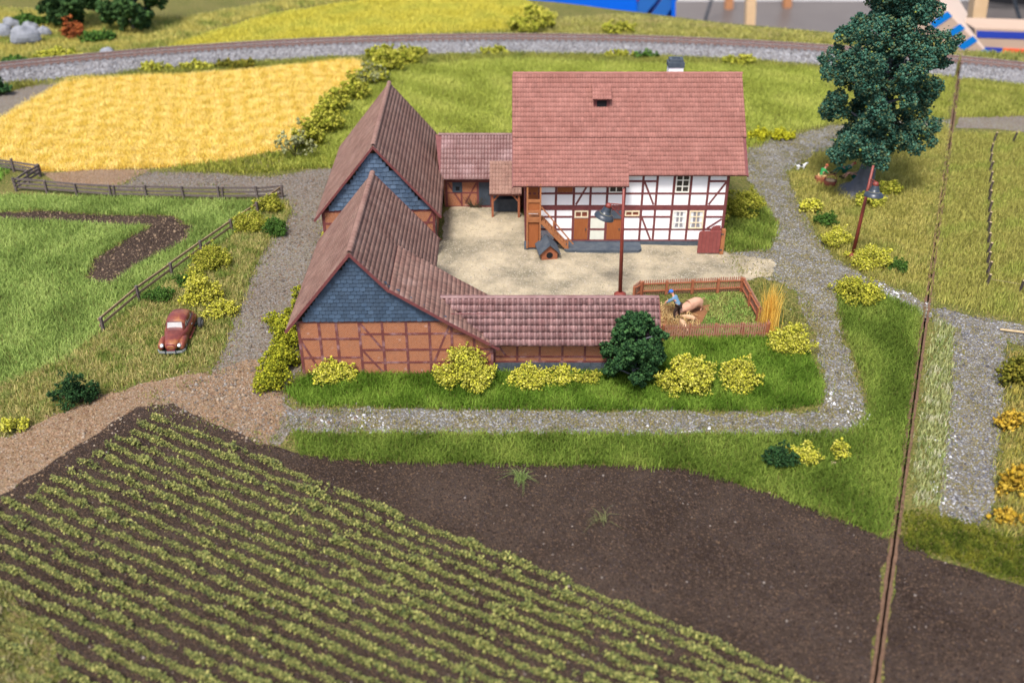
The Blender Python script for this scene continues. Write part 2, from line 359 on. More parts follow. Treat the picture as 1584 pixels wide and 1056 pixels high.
def crumbs(pos, size, shape='oct', flat=1.0):
    """verts, faces of a crumb at every position"""
    n = len(pos); bv, bf = (OCT_V, OCT_F) if shape == 'oct' else (TET_V, TET_F)
    s = np.broadcast_to(size, (n,)) * np.exp(RNG.normal(-.05, .38, n)).clip(.4, 2.0)
    v = bv[None] * RNG.uniform(.55, 1.3, (n, len(bv), 1)) * s[:, None, None]
    v = np.einsum('nij,nkj->nki', rotm(n), v)
    if flat != 1: v[:, :, 2] *= flat
    v = v + pos[:, None, :]
    f = (bf[None] + (np.arange(n) * len(bv))[:, None, None]).reshape(-1, 3)
    return v.reshape(-1, 3), f, len(bv)
def pick(cols, n, w_=None, var=.15):
    cols = np.array(cols); c = cols[RNG.choice(len(cols), n, p=w_)]; return c * (1 + RNG.normal(0, var, (n, 1))).clip(.4, 1.7)
def pebbles(name, p, size, cols, label, wts=None, flat=.7, z0=0.0, shape='oct', var=.15, cat='gravel'):
    s = size * RNG.uniform(.5, 1.5, len(p)); pos = np.c_[p, hgt(p[:, 0], p[:, 1]) + z0 + s * .15]
    v, f, k = crumbs(pos, s, shape, 1.0); c = pick(cols, len(p), wts, var)
    o = np_mesh(name, v, f, M['grain'], col=np.repeat(c, k, axis=0)); tag(o, label, cat, kind='stuff'); return o
# ================================================================== GROUND
M['earth'] = mat_speck('olive earth', (.095, .10, .025), (.14, .125, .04), [(.16, .16, .04), (.06, .08, .015), (.2, .16, .06)], big=.25, thr=.35, speck_scale=12)
M['soil'] = mat_speck('dark brown soil', (.036, .0235, .0165), (.066, .046, .034), [(.08, .053, .038), (.028, .018, .014), (.11, .07, .045), (.048, .036, .034)], big=.22, thr=.3, speck_scale=17, bump=.9, scale=3.5)
M['gravel'] = mat_speck('grey brown gravel', (.15, .122, .094), (.18, .16, .11), [(.21, .195, .18), (.11, .095, .08), (.17, .12, .085), (.19, .175, .16)], big=.25, thr=.5, speck_scale=13)
M['rust_earth'] = mat_speck('rust brown grit', (.19, .118, .065), (.22, .155, .10), [(.28, .18, .11), (.15, .085, .05), (.24, .18, .13), (.2, .14, .08)], big=.3, thr=.55, speck_scale=13)
M['stone_grit'] = mat_speck('grey crushed stone', (.14, .128, .105), (.18, .155, .085), [(.22, .22, .22), (.09, .085, .085), (.17, .17, .175), (.17, .135, .075), (.32, .32, .32)], big=.45, thr=.5, speck_scale=14)
M['sand'] = mat_speck('pale trodden sand', (.43, .36, .245), (.17, .15, .105), [(.34, .29, .20), (.24, .21, .13), (.40, .35, .27)], big=.34, thr=.15, speck_scale=18, bump=.3)
M['ballast'] = mat_speck('grey ballast', (.165, .165, .175), (.20, .195, .20), [(.26, .26, .27), (.12, .115, .12), (.2, .19, .19)], big=.5, thr=.6, speck_scale=7)
M['field_floor'] = mat_speck('straw coloured earth', (.34, .21, .05), (.42, .26, .06), [(.5, .33, .1), (.25, .15, .04)], big=.3, thr=.5, speck_scale=5)
M['mud'] = mat('brown mud', (.23, .105, .045), (.17, .075, .033), 1.5, .9, bump=.4)

GAPW = .11
def board(name, w, label):
    pts = w; n = len(pts)
    sheet(name, None, M['earth'], 0, 0, 0, 1.6, label, w=pts)
    v = [(x, y, float(hgt(x, y))) for x, y in pts] + [(x, y, -.9) for x, y in pts]
    MBs = MB(); MBs.add(v, [(i, (i + 1) % n, n + (i + 1) % n, n + i) for i in range(n)] + [tuple(range(2 * n - 1, n - 1, -1))])
    o = MBs.build('board_side', M['boardside']); tag(o, 'plain side of the ' + label, 'board side', kind='structure')
edge_px = [(780, -3), (900, 8), (1040, 26), (1180, 41), (1300, 52), (1400, 62)]
edgeL = [(G(u, v, .8).x, G(u, v, .8).y) for u, v in edge_px]
xe = 44.6; ye = (xe - 11.9) / .434 + 21.5
def fine(poly, step=3):
    return rough_outline(poly, step, 0)
left_board = fine([(-95, 8), (gapx(8) - GAPW, 8), (gapx(97.0) - GAPW, 97.0)] + [q for q in reversed(edgeL) if q[0] < gapx(97) - 1] + [(-40, 131), (-95, 132)])
e2 = [(G(u, v, .8).x, G(u, v, .8).y) for u, v in [(1484, 82), (1530, 82), (1584, 83)]]
right_board = fine([(gapx(8) + GAPW, 8), (75, 8), (75, 97), e2[2], e2[1], (gapx(98.5) + GAPW, 98.5)])
board('ground', left_board, 'large layout board with farm, fields and tracks')
board('ground', right_board, 'narrow layout board right of the brown joint')
# fibreboard edges along the joint of the two boards
j = thing('board_joint', (gapx(40), 40, 0), 'brown frayed joint with a dark gap between the two boards', 'joint')
ys = np.arange(9, 96.5, .25)
for s in (-1, 1):
    mb = MB(); wv = [.12 + .06 * noise.noise((y * 1.7, s, 3)) + .03 * noise.noise((y * 6, s, 8)) for y in ys]
    vs = []; fs = []
    for y, w_ in zip(ys, wv):
        x0 = gapx(y) + s * (.05 + .03 * noise.noise((y * 2.3, s * 5, 1))); h_ = float(hgt(x0, y))
        vs += [(x0, y, -.6), (x0, y, h_ + .05 + .03 * noise.noise((y * 5, s, 0))), (x0 + s * w_, y, h_ + .04), (x0 + s * (w_ + .03), y, h_ - .05)]
    for i in range(len(ys) - 1):
        for k in range(3): a = i * 4 + k; fs.append((a, a + 1, a + 5, a + 4))
    mb.add(vs, fs).build('board_edge', M['fibre'], j)
MB().prism([(gapx(9) - .2, 9, -.5), (gapx(9) + .2, 9, -.5), (gapx(96) + .2, 96, -.5), (gapx(96) - .2, 96, -.5)], (0, 0, -.1)).build('gap_floor', M['deepgap'], j)

track_px = [(180, 292), (225, 266), (330, 268), (420, 274), (520, 258), (560, 258), (545, 300), (500, 330), (500, 400), (480, 460), (470, 560), (440, 600), (455, 632), (560, 634), (560, 668), (450, 664), (430, 690), (330, 655), (250, 632), (230, 612), (330, 578), (352, 525), (385, 445), (412, 380), (452, 330), (445, 308), (330, 290)]
sheet('gravel_track', track_px, M['gravel'], .012, amp=.3, label='grey brown gravel track between the rail fence and the barns', seed=3)
rust_px = [(-40, 695), (0, 678), (90, 640), (200, 598), (335, 572), (395, 556), (436, 600), (440, 640), (420, 690), (330, 656), (250, 628), (225, 632), (120, 694), (0, 768), (-40, 795)]
sheet('earth_path', rust_px, M['rust_earth'], .022, amp=.3, label='rust brown gritty path left of the crop field', seed=5)
front_px = [(440, 636), (640, 631), (900, 636), (1150, 640), (1268, 638), (1284, 600), (1268, 560), (1256, 510), (1236, 460), (1200, 432), (1150, 425), (1120, 390), (1188, 386), (1206, 350), (1172, 300), (1146, 262), (1148, 236), (1200, 214), (1290, 194), (1400, 186), (1470, 185), (1470, 200), (1330, 213), (1262, 236), (1216, 266), (1240, 330), (1280, 393), (1340, 428), (1440, 470), (1434, 492), (1340, 446), (1292, 446), (1300, 520), (1336, 610), (1342, 655), (1300, 672), (1100, 672), (900, 670), (600, 668), (440, 664)]
sheet('stone_path', front_px, M['stone_grit'], .016, amp=.3, label='grey crushed stone path around the farmyard', seed=8)
court_px = [(676, 470), (676, 395), (690, 330), (700, 318), (800, 318), (830, 366), (1080, 370), (1140, 396), (1196, 402), (1196, 428), (1150, 434), (985, 440), (985, 470), (880, 490)]
sheet('courtyard', court_px, M['sand'], .03, amp=.3, label='pale sandy farmyard between the buildings', seed=11)
soil_px = [(212, 630), (268, 624), (330, 655), (400, 684), (470, 704), (620, 714), (860, 718), (1060, 724), (1190, 762), (1270, 792), (1374, 834), (1352, 1075), (60, 1075), (100, 1050), (78, 985), (0, 895), (-60, 850), (-60, 800), (0, 766), (120, 690)]
soil_w = [(q.x, q.y) for q in world(soil_px)]
kx = [i for i, q in enumerate(soil_px) if q == (1374, 834)][0]
soil_w[kx] = (gapx(soil_w[kx][1]) - .22, soil_w[kx][1]); soil_w[kx + 1] = (gapx(20) - .22, 20)
soil_w[kx + 2] = (-16.2, 20)
sheet('plough_soil', None, M['soil'], .028, res=.8, amp=.2, label='dark brown bare soil of the ploughed field', seed=14, w=soil_w)
soil2_w = [(gapx(28.6) + .2, 28.6)] + [(q.x, q.y) for q in world([(1440, 862), (1490, 876), (1540, 893), (1640, 925)])] + [(21, 20), (gapx(20) + .2, 20)]
sheet('plough_soil', None, M['soil'], .02, res=.8, amp=.15, label='dark brown soil corner on the board right of the joint', seed=15, w=soil2_w)
p2 = [(1449, 476), (1500, 488), (1600, 505), (1600, 540), (1556, 528), (1556, 600), (1545, 700), (1535, 800), (1500, 812), (1452, 797), (1462, 700), (1474, 560), (1474, 505), (1442, 494)]
sheet('stone_path', p2, M['stone_grit'], .02, label='grey stone path on the board right of the joint', seed=18)
sheet('stone_path', [(1484, 182), (1600, 178), (1600, 206), (1540, 200), (1478, 198)], M['gravel'], .015, label='brown gravel path crossing behind the stake fence', seed=19)
patch_px = [(-30, 330), (60, 326), (150, 333), (268, 334), (298, 352), (292, 372), (215, 410), (172, 441), (132, 436), (145, 402), (200, 368), (232, 352), (120, 345), (0, 341), (-30, 345)]
sheet('soil_patch', patch_px, M['soil'], .022, amp=.4, label='curved bare earth strip in the green left field', seed=21)
wheat_px = [(-60, 205), (0, 186), (108, 122), (300, 116), (440, 104), (552, 92), (566, 112), (500, 165), (440, 232), (300, 256), (170, 262), (60, 266), (0, 245), (-60, 240)]
sheet('field_soil', wheat_px, M['field_floor'], .02, label='straw coloured ground under the wheat', seed=23)
sheet('earth_strip', [(-60, 190), (-60, 165), (0, 148), (60, 130), (92, 116), (112, 112), (100, 126), (0, 186)], M['gravel'], .025, label='brown earth strip beside the wheat field below the railway', seed=25)
sheet('earth_strip', [(66, 268), (160, 262), (235, 262), (180, 290), (90, 286)], M['rust_earth'], .018, label='orange brown earth behind the left field fence', seed=26)
pen_px = [(990, 456), (1146, 452), (1184, 518), (1030, 522)]
sheet('mud_patch', [(1000, 470), (1060, 478), (1098, 472), (1088, 498), (1068, 520), (1030, 521), (1000, 500)], M['mud'], .035, label='brown mud where the pigs root', seed=27)
# ------------------------------------------------------------------ pebbles and crumbs
W_ = lambda px: [(q.x, q.y) for q in world(px)]
BLD = [[(-10.2, 40.1), (-1, 40.1), (-.9, 44.4), (-4.3, 44.6), (-4.3, 49.8), (-10.4, 49.8)], [(-1, 40.3), (6.9, 40.3), (6.9, 43), (-1, 43)], [(-11.7, 54.4), (-4.6, 54.4), (-4.6, 67), (-12, 67)], [(.8, 55), (13.1, 55), (13.1, 63.6), (.8, 63.6)], [(-4.5, 60.9), (.8, 60.9), (.8, 65), (-4.5, 65)]]
pebbles('track_gravel', scatter([W_(track_px)], 90, BLD, .25), .042, [(.165, .14, .115), (.13, .105, .08), (.20, .185, .17), (.16, .105, .07), (.10, .085, .07)], 'loose grey brown grit on the gravel track')
pebbles('path_grit', scatter([W_(rust_px)], 100, (), .3), .042, [(.195, .125, .07), (.235, .165, .10), (.15, .09, .055), (.27, .215, .16)], 'rust coloured grit on the lower left path')
pf = scatter([W_(front_px)], 100, BLD, .3)
pf = pf[(pf[:, 1] < 47) | (RNG.random(len(pf)) < .5)]
pebbles('path_stones', pf, .036, [(.15, .148, .145), (.115, .11, .10), (.08, .075, .07), (.30, .30, .29), (.155, .135, .075)], 'crushed grey stones on the path around the yard', [.32, .26, .2, .05, .17])
pebbles('path_stones', scatter([W_(p2)], 110, (), .2), .04, [(.15, .15, .165), (.11, .105, .115), (.075, .07, .075), (.33, .33, .34), (.13, .12, .09)], 'crushed grey stones on the path right of the joint', [.32, .28, .22, .06, .12])
pw = np.concatenate([scatter([W_([(490, 642), (600, 640), (600, 668), (490, 664)])], 45, (), .2), scatter([W_([(1275, 600), (1330, 600), (1335, 655), (1285, 668)])], 50, (), .3), scatter([W_([(1330, 428), (1440, 470), (1430, 490), (1340, 450)])], 60, (), .2), scatter([W_([(1448, 700), (1472, 640), (1478, 800), (1446, 795)])], 50, (), .2), scatter([W_([(900, 650), (1100, 655), (1100, 670), (900, 668)])], 14, (), .2)])
pw = pw[RNG.random(len(pw)) < .42 + .5 * vnoise(pw[:, 0], pw[:, 1], 1.5, 5)]
pebbles('white_stones', pw, .05, [(.62, .62, .63), (.5, .5, .52)], 'scattered white stone chips on the grey path')
pebbles('yard_grit', scatter([W_(court_px)], 30, BLD, .2), .022, [(.38, .33, .26), (.26, .23, .18), (.44, .40, .34)], 'fine pale grit on the farmyard', z0=.03)
pebbles('soil_crumbs', np.concatenate([scatter([soil_w], 75), scatter([soil2_w], 75)]), .027, [(.044, .029, .022), (.068, .046, .035), (.028, .018, .014), (.11, .07, .042), (.08, .062, .054), (.25, .21, .18)], 'crumbs of dark soil on the bare field', [.34, .26, .22, .1, .06, .02], z0=.02, var=.2)
pebbles('patch_crumbs', scatter([W_(patch_px)], 40, (), .15), .05, [(.06, .04, .03), (.10, .07, .05), (.2, .14, .09)], 'soil crumbs on the bare strip of the left field', z0=.02)

# ------------------------------------------------------------------ grass
GR = [(.065, .125, .012), (.115, .20, .022), (.185, .275, .04)]
lawn = W_([(440, 606), (474, 582), (760, 578), (930, 574), (1030, 528), (1190, 524), (1244, 534), (1272, 590), (1268, 626), (1180, 638), (1000, 636), (800, 634), (600, 630), (470, 628)])
lawn_hole = [[(-10.35, 40.0), (-.9, 40.0), (-.9, 43), (6.9, 43), (6.9, 40.3), (7, 44), (-10.35, 46)]]
blades('lawn_grass', scatter([lawn], 420, BLD, .1), .34, .032, GR, 'bright green grass in front of the barn and pig pen', lean=1.0, patch=3, seed=2, var=.22)
verge = W_([(452, 672), (600, 674), (900, 674), (1180, 676), (1320, 668), (1346, 640), (1338, 590), (1306, 510), (1296, 455), (1340, 448), (1424, 482), (1408, 610), (1390, 740), (1374, 834), (1270, 795), (1190, 764), (1060, 727), (860, 721), (620, 717), (470, 706)])
blades('verge_grass', scatter([verge], 400, (), .12), .34, .032, [(.085, .13, .018), (.135, .20, .03), (.21, .265, .05)], 'green grass strip between the stone path and bare soil', lean=1.0, patch=3, seed=3)
lf = [(-60, 305), (0, 303), (40, 304), (432, 314), (330, 385), (165, 506), (100, 560), (0, 600), (-60, 620)]
blades('field_grass', scatter([W_(lf)], 230, [W_(patch_px)], .1), .34, .038, [(.17, .235, .055), (.24, .325, .08), (.31, .385, .11)], 'fresh green grass in the fenced left field', lean=.9, patch=5, seed=4)
blades('field_grass', scatter([W_([(-60, 255), (0, 256), (20, 262), (0, 283), (-60, 290)])], 80, (), .1), .36, .06, [(.12, .22, .03), (.19, .32, .06)], 'green grass behind the corner fence at far left', patch=5, seed=5)
vl = [(165, 510), (330, 392), (440, 314), (452, 328), (405, 392), (368, 470), (332, 565), (200, 594), (90, 636), (0, 674), (-60, 690), (-60, 620), (0, 600), (100, 560)]
blades('verge_grass', scatter([W_(vl)], 280, (), .2), .32, .036, [(.15, .20, .04), (.31, .28, .085), (.46, .38, .16), (.20, .24, .06)], 'dry and green rough grass around the rusty car', patch=1.6, seed=6, var=.3, lean=.9)
mb_px = [(424, 262), (470, 226), (520, 176), (600, 106), (780, 92), (1000, 100), (1262, 108), (1290, 150), (1288, 190), (1200, 212), (1150, 232), (1120, 262), (700, 260), (520, 262)]
blades('meadow_grass', scatter([W_(mb_px)], 135, BLD, .3), .36, .05, [(.27, .30, .052), (.33, .37, .07), (.40, .42, .095)], 'yellow green meadow behind the farmhouse', patch=7, seed=7)
um_px = [(1220, 270), (1264, 240), (1330, 216), (1466, 192), (1452, 300), (1440, 400), (1432, 462), (1340, 426), (1284, 390), (1244, 328)]
blades('meadow_grass', scatter([W_(um_px)], 190, (), .2), .30, .042, [(.29, .27, .065), (.36, .33, .085), (.44, .38, .12), (.25, .26, .06)], 'olive meadow around the big tree', patch=4, seed=8, var=.3)
rm_px = [(1476, 206), (1600, 210), (1600, 500), (1530, 486), (1447, 466), (1458, 330)]
blades('meadow_grass', scatter([W_(rm_px)], 170, (), .2), .32, .045, [(.28, .27, .065), (.36, .33, .09), (.28, .30, .065)], 'olive green meadow with the stake fence right of the joint', patch=4, seed=9, var=.3)
blades('meadow_grass', scatter([W_([(1486, 124), (1600, 128), (1600, 180), (1482, 182)])], 110, (), .2), .34, .055, [(.26, .28, .055), (.34, .335, .08)], 'green strip below the railway right of the big tree', patch=4, seed=10)
blades('dry_grass', scatter([W_([(1448, 496), (1472, 506), (1470, 600), (1452, 780), (1410, 785), (1430, 600)])], 170, (), .1), .30, .05, [(.30, .32, .13), (.38, .38, .18), (.18, .24, .06), (.48, .46, .30)], 'pale dry grass between the joint and the stone path', patch=1.5, seed=11)
blades('moss_strip', scatter([W_([(1404, 790), (1470, 802), (1530, 822), (1600, 838), (1600, 905), (1530, 886), (1460, 862), (1396, 846)])], 420, (), .15), .16, .05, [(.05, .07, .008), (.10, .12, .015), (.16, .16, .02)], 'dark green mossy strip above the right soil corner', patch=1.2, seed=12, lean=1.2)
blades('dry_grass', scatter([W_([(1560, 545), (1610, 545), (1610, 840), (1536, 818), (1546, 700)])], 150, (), .1), .3, .05, [(.32, .27, .06), (.25, .25, .06), (.40, .32, .10)], 'ochre rough grass along the right edge', patch=1.2, seed=13)
blades('dry_grass', scatter([W_([(-60, 905), (0, 900), (76, 990), (98, 1060), (-60, 1070)])], 90, (), .2), .22, .05, [(.22, .17, .08), (.15, .14, .05), (.32, .27, .16)], 'dry grass corner at the lower left of the crop field', patch=1.2, seed=14, lean=1.0)
wp = scatter([W_(wheat_px)], 230, (), .25)
blades('wheat', wp, .32, .042, [(.56, .415, .075), (.66, .52, .13), (.72, .59, .22)], 'golden ripe wheat field', patch=2.2, seed=15, lean=1.1, cat='wheat', var=.45)
blades('wheat_verge', scatter([W_([(265, 260), (440, 236), (520, 240), (518, 258), (420, 268), (300, 268)])], 80, (), .2), .3, .08, [(.22, .24, .04), (.34, .33, .06), (.16, .19, .03)], 'yellow green verge between wheat and gravel track', patch=2, seed=16)
blades('bank_grass', scatter([W_([(120, 112), (300, 100), (520, 80), (760, 75), (1000, 76), (1268, 87), (1266, 110), (1000, 102), (780, 94), (640, 100), (548, 92), (300, 114)])], 80, (), .3), .36, .06, [(.21, .23, .045), (.31, .30, .07), (.16, .19, .04)], 'rough green bank along the near side of the railway', patch=3, seed=17, var=.3)
blades('bank_grass', scatter([W_([(-60, 150), (-60, 120), (0, 122), (88, 112), (60, 130), (0, 148)])], 40, (), .3), .4, .1, [(.14, .15, .03), (.22, .2, .05)], 'rough grass bank at far left below the railway', patch=3, seed=18)
far_px = [(250, 76), (330, 50), (430, 22), (560, 2), (640, -14), (775, -14), (862, 26), (800, 48), (560, 58), (400, 68)]
blades('far_meadow', scatter([W_(far_px)], 90, (), .3), .36, .07, [(.48, .43, .06), (.56, .50, .09), (.44, .42, .07)], 'yellow meadow beyond the railway', patch=8, seed=19)
blades('far_meadow', scatter([W_([(-60, 90), (-60, 10), (80, 18), (280, 30), (440, 2), (560, -14), (640, -20), (600, -6), (430, 16), (330, 44), (240, 74), (150, 84)])], 50, (), .3), .4, .08, [(.42, .37, .09), (.48, .42, .13), (.24, .27, .06)], 'mixed green and straw land beyond the railway at upper left', patch=5, seed=20, var=.3)
blades('far_meadow', scatter([W_([(870, 30), (960, 24), (1180, 46), (1290, 56), (1290, 66), (1100, 60), (900, 55), (800, 54)])], 50, (), .3), .35, .08, [(.38, .33, .13), (.31, .30, .08), (.40, .37, .12)], 'straw and green strip beyond the railway by the board edge', patch=4, seed=21, var=.3)
blades('far_meadow', scatter([W_([(1486, 80), (1600, 82), (1600, 98), (1486, 92)])], 30, (), .2), .35, .14, [(.30, .28, .09), (.22, .24, .06)], 'straw and green strip behind the rails at far right', patch=4, seed=22)
blades('house_grass', scatter([W_([(1126, 330), (1150, 300), (1172, 306), (1204, 350), (1188, 388), (1124, 392)])], 260, BLD, .15), .32, .04, [(.13, .18, .03), (.19, .26, .045), (.25, .30, .06)], 'green grass beside the right end of the farmhouse', patch=3, seed=23)
blades('pen_grass', scatter([W_([(1075, 456), (1144, 454), (1182, 516), (1066, 520), (1090, 496), (1100, 470)])], 190, (), .1), .17, .045, [(.17, .26, .06), (.24, .34, .08), (.28, .30, .09)], 'short green turf inside the pig pen', patch=1.8, seed=24, lean=1.0)
blades('pen_grass', scatter([W_([(995, 457), (1075, 455), (1090, 474), (1000, 472)])], 120, (), .1), .15, .045, [(.14, .17, .04), (.2, .2, .06)], 'thin grass along the back of the pig pen', patch=1.8, seed=25, lean=1.0)
hp = scatter([W_([(1020, 470), (1048, 474), (1064, 490), (1080, 506), (1066, 516), (1028, 521), (1016, 500)])], 130, (), .25)
blades('hay', hp, .3, .035, [(.42, .29, .12), (.56, .42, .2), (.24, .15, .06)], 'heap of straw in the pig pen beside the annex', lean=2.2, seed=26, cat='straw', zoff=RNG.uniform(0, .16, len(hp)))
fz = np.concatenate([scatter([W_(front_px)], 150, BLD), scatter([W_(p2)], 70)])
fz2 = scatter([W_([(700, 649), (1000, 652), (1250, 652), (1290, 630), (1285, 655), (1100, 664), (800, 658)]), W_([(1236, 470), (1262, 470), (1290, 560), (1272, 560)]), W_([(1496, 545), (1522, 548), (1512, 690), (1506, 792), (1488, 790), (1492, 680)])], 170, (), .25)
fz2 = fz2[vnoise(fz2[:, 0], fz2[:, 1], 1.4, 66) + RNG.normal(0, .4, len(fz2)) > -.1]
fz = fz[(vnoise(fz[:, 0], fz[:, 1], 2.2, 61) + .5 * vnoise(fz[:, 0], fz[:, 1], .7, 62) + RNG.normal(0, .3, len(fz))) > .12]
fz = np.concatenate([fz, fz2])
blades('path_fuzz', fz, .09, .045, [(.19, .17, .055), (.25, .21, .08), (.17, .16, .06)], 'thin olive grass fuzz growing in the stone path', seed=63, lean=1.3)
blades('meadow_grass', scatter([W_([(1288, 112), (1476, 120), (1464, 184), (1400, 184), (1290, 192)])], 110, (), .2), .34, .05, [(.25, .27, .05), (.33, .34, .07), (.38, .37, .09)], 'yellow green meadow behind the big tree', patch=5, seed=81)
blades('dry_grass', scatter([W_([(1150, 434), (1196, 434), (1232, 480), (1250, 528), (1190, 524), (1158, 456)])], 110, (), .2), .2, .04, [(.20, .20, .05), (.26, .23, .07), (.14, .17, .04)], 'olive rough grass between the pig pen and the stone path', patch=1.5, seed=82, lean=1.0)
def ring(a0, a1, r0, r1, dens):
    n = int((a1 - a0) * (TR + r0) * (r1 - r0) * dens); a = RNG.uniform(a0, a1, n); r_ = TR + RNG.uniform(r0, r1, n); p = np.c_[np.sin(a) * r_, TY + np.cos(a) * r_]
    g_ = gapx(p[:, 1]); return p[(np.abs(p[:, 0] - g_) > .4) & ~inside(p, W_(far_px))]
blades('bank_grass', ring(-.56, .40, 2.3, 7.5, 45), .34, .07, [(.36, .33, .08), (.26, .27, .06), (.44, .39, .12), (.17, .2, .045)], 'straw and olive grass along the far side of the railway', patch=4, seed=83, var=.3)
blades('bank_grass', ring(-.56, .52, -4.4, -2.7, 60), .32, .06, [(.26, .27, .055), (.34, .32, .08), (.17, .2, .045)], 'olive grass fringe at the foot of the ballast', patch=3, seed=84, var=.3)
def border(px, n_per_m, sig):
    o = []; w = W_(px)
    for a_, b_ in zip(w, w[1:] + w[:1]):
        L_ = math.hypot(b_[0] - a_[0], b_[1] - a_[1]); k = int(L_ * n_per_m); t = RNG.random(k); o.append(np.c_[a_[0] + (b_[0] - a_[0]) * t, a_[1] + (b_[1] - a_[1]) * t] + RNG.normal(0, sig, (k, 2)))
    o = np.concatenate(o)
    for B_ in BLD: o = o[~inside(o, B_)]
    o = o[np.abs(o[:, 0] - gapx(o[:, 1])) > .35]
    return o[(o[:, 1] > 23) & (vnoise(o[:, 0], o[:, 1], 1.6, 71) + RNG.normal(0, .3, len(o)) > -.25)]
bf = np.concatenate([border(front_px, 60, .3), border(p2, 50, .25), border(track_px, 45, .35), border(patch_px, 40, .25)])
blades('border_fuzz', bf, .17, .04, [(.15, .17, .04), (.22, .21, .06), (.29, .25, .09), (.13, .17, .03)], 'short olive growth along the ragged edges of the paths', seed=72, lean=1.1, var=.35)
# small tuft and stray bits on the bare field
tp = G(806, 742)
n = 60; blades('grass_tuft', np.c_[RNG.normal(tp.x, .12, n), RNG.normal(tp.y, .12, n)], .5, .03, [(.12, .18, .05), (.2, .26, .08)], 'single green grass tuft on the bare soil', lean=2.0, seed=27, z0=.03)['kind'] = 'thing'
tp = G(930, 806)
n = 26; blades('grass_tuft', np.c_[RNG.normal(tp.x, .12, n), RNG.normal(tp.y, .12, n)], .4, .025, [(.12, .14, .05), (.16, .17, .07)], 'thin sparse sprig on the middle of the bare soil', lean=2.2, seed=28, z0=.03)['kind'] = 'thing'
rp_ = G(1188, 512)
n = 400; pr = np.c_[RNG.normal(rp_.x, .2, n), RNG.normal(rp_.y, .28, n)]
blades('reed_clump', pr, 2.3, .035, [(.58, .36, .06), (.68, .47, .11), (.5, .30, .05)], 'tall golden reeds standing beside the pig pen corner', lean=.22, seed=29, cat='reeds')['kind'] = 'thing'
for (u, v), s_, lb in (((1190, 764), .15, 'flat beige chip of wood at the top edge of the bare soil'), ((1288, 719), .13, 'small pinkish stone in the grass below a yellow bush')):
    q = G(u, v); v_, f_, k_ = crumbs(np.array([(q.x, q.y, q.z + .08)]), s_); tag(np_mesh('stray_stone', v_, f_, M['grain'], col=np.full((len(v_), 3), (.5, .36, .25)), base=tuple(q)), lb, 'stone')

# ------------------------------------------------------------------ the crop field: one object per row
c_dir = Vector((.868, -.497)); c_nrm = Vector((-.497, -.868)); c0 = Vector((-16.75, 36.75))
ordn = ['outermost', 'second', 'third', 'fourth', 'fifth', 'sixth', 'seventh', 'eighth', 'ninth', 'tenth', 'eleventh', 'twelfth', 'thirteenth', 'fourteenth', 'fifteenth', 'sixteenth', 'seventeenth', 'eighteenth', 'nineteenth', 'twentieth', 'twenty-first', 'twenty-second', 'twenty-third', 'twenty-fourth', 'twenty-fifth', 'twenty-sixth']
LEAFV = np.array([(0, 0, 0), (.5, .35, .12), (1, 0, -.12), (.5, -.35, .12)], np.float32)
for i in range(26):
    o2 = c0 + c_nrm * (.12 + i * .66)
    s0 = (.35 if i < 11 else -.2) + random.uniform(-.25, .25) - (0 if i < 10 else .0)
    if i >= 14: s0 = 1.2 + (i - 14) * .46 + random.uniform(-.2, .2)
    if i == 13: s0 = .2
    s1 = min((o2.y - 20.3) / (.497 - i * .0035), 33)
    if s1 - s0 < 1: continue
    n = int((s1 - s0) * 330)
    s = RNG.uniform(s0, s1, n)
    keep = RNG.random(n) < .72 + .4 * vnoise(s, np.full(n, i * 3.0), 1.6, 40 + i) + .25 * np.sin(s * 12 + i)
    s = s[keep]; n = len(s); fan = -i * .0040 * s          # the rows draw together towards the right
    wob = .03 * np.sin(s * .9 + i) + .025 * np.sin(s * 4.1)
    off = RNG.normal(0, .05, n)
    x = o2.x + c_dir.x * s + c_nrm.x * (off + wob + fan); y = o2.y + c_dir.y * s + c_nrm.y * (off + wob + fan)
    big = .75 + .3 * vnoise(s, np.full(n, 1.0 * i), 1.5, 90 + i)
    z = hgt(x, y) + .04 + RNG.uniform(0, .36, n) * np.exp(-(off / .13) ** 2) * big.clip(.4, 1.3)
    sz = .108 * RNG.uniform(.6, 1.3, n) * big.clip(.6, 1.2)
    rt = rotm(n); rt = np.stack([np.stack([np.cos(a := RNG.uniform(0, 6.283, n)), -np.sin(a), np.zeros(n)], 1), np.stack([np.sin(a), np.cos(a), np.zeros(n)], 1), np.stack([RNG.normal(0, .5, n), RNG.normal(0, .5, n), np.ones(n)], 1)], 1)
    lv = np.einsum('nij,kj->nki', rt, LEAFV) * sz[:, None, None] + np.stack([x, y, z], 1)[:, None, :]
    k4 = np.arange(n)[:, None] * 4; f = np.concatenate([k4 + [0, 1, 2], k4 + [0, 2, 3]])
    c = pick([(.125, .145, .04), (.20, .215, .06), (.285, .285, .085), (.07, .09, .03), (.38, .355, .11)], n, [.26, .3, .2, .14, .1], .15)
    base = (o2.x + c_dir.x * s0, o2.y + c_dir.y * s0, 0)
    o = np_mesh('crop_row', lv.reshape(-1, 3), f, M['crop'], col=np.repeat(c, 4, axis=0), base=base)
    lb = 'outermost row of leafy olive green crops along the bare soil' if i == 0 else f'{ordn[i]} row of leafy olive crops counted from the bare soil'
    tag(o, lb, 'crop row', 'parallel rows of crops in the dark field')
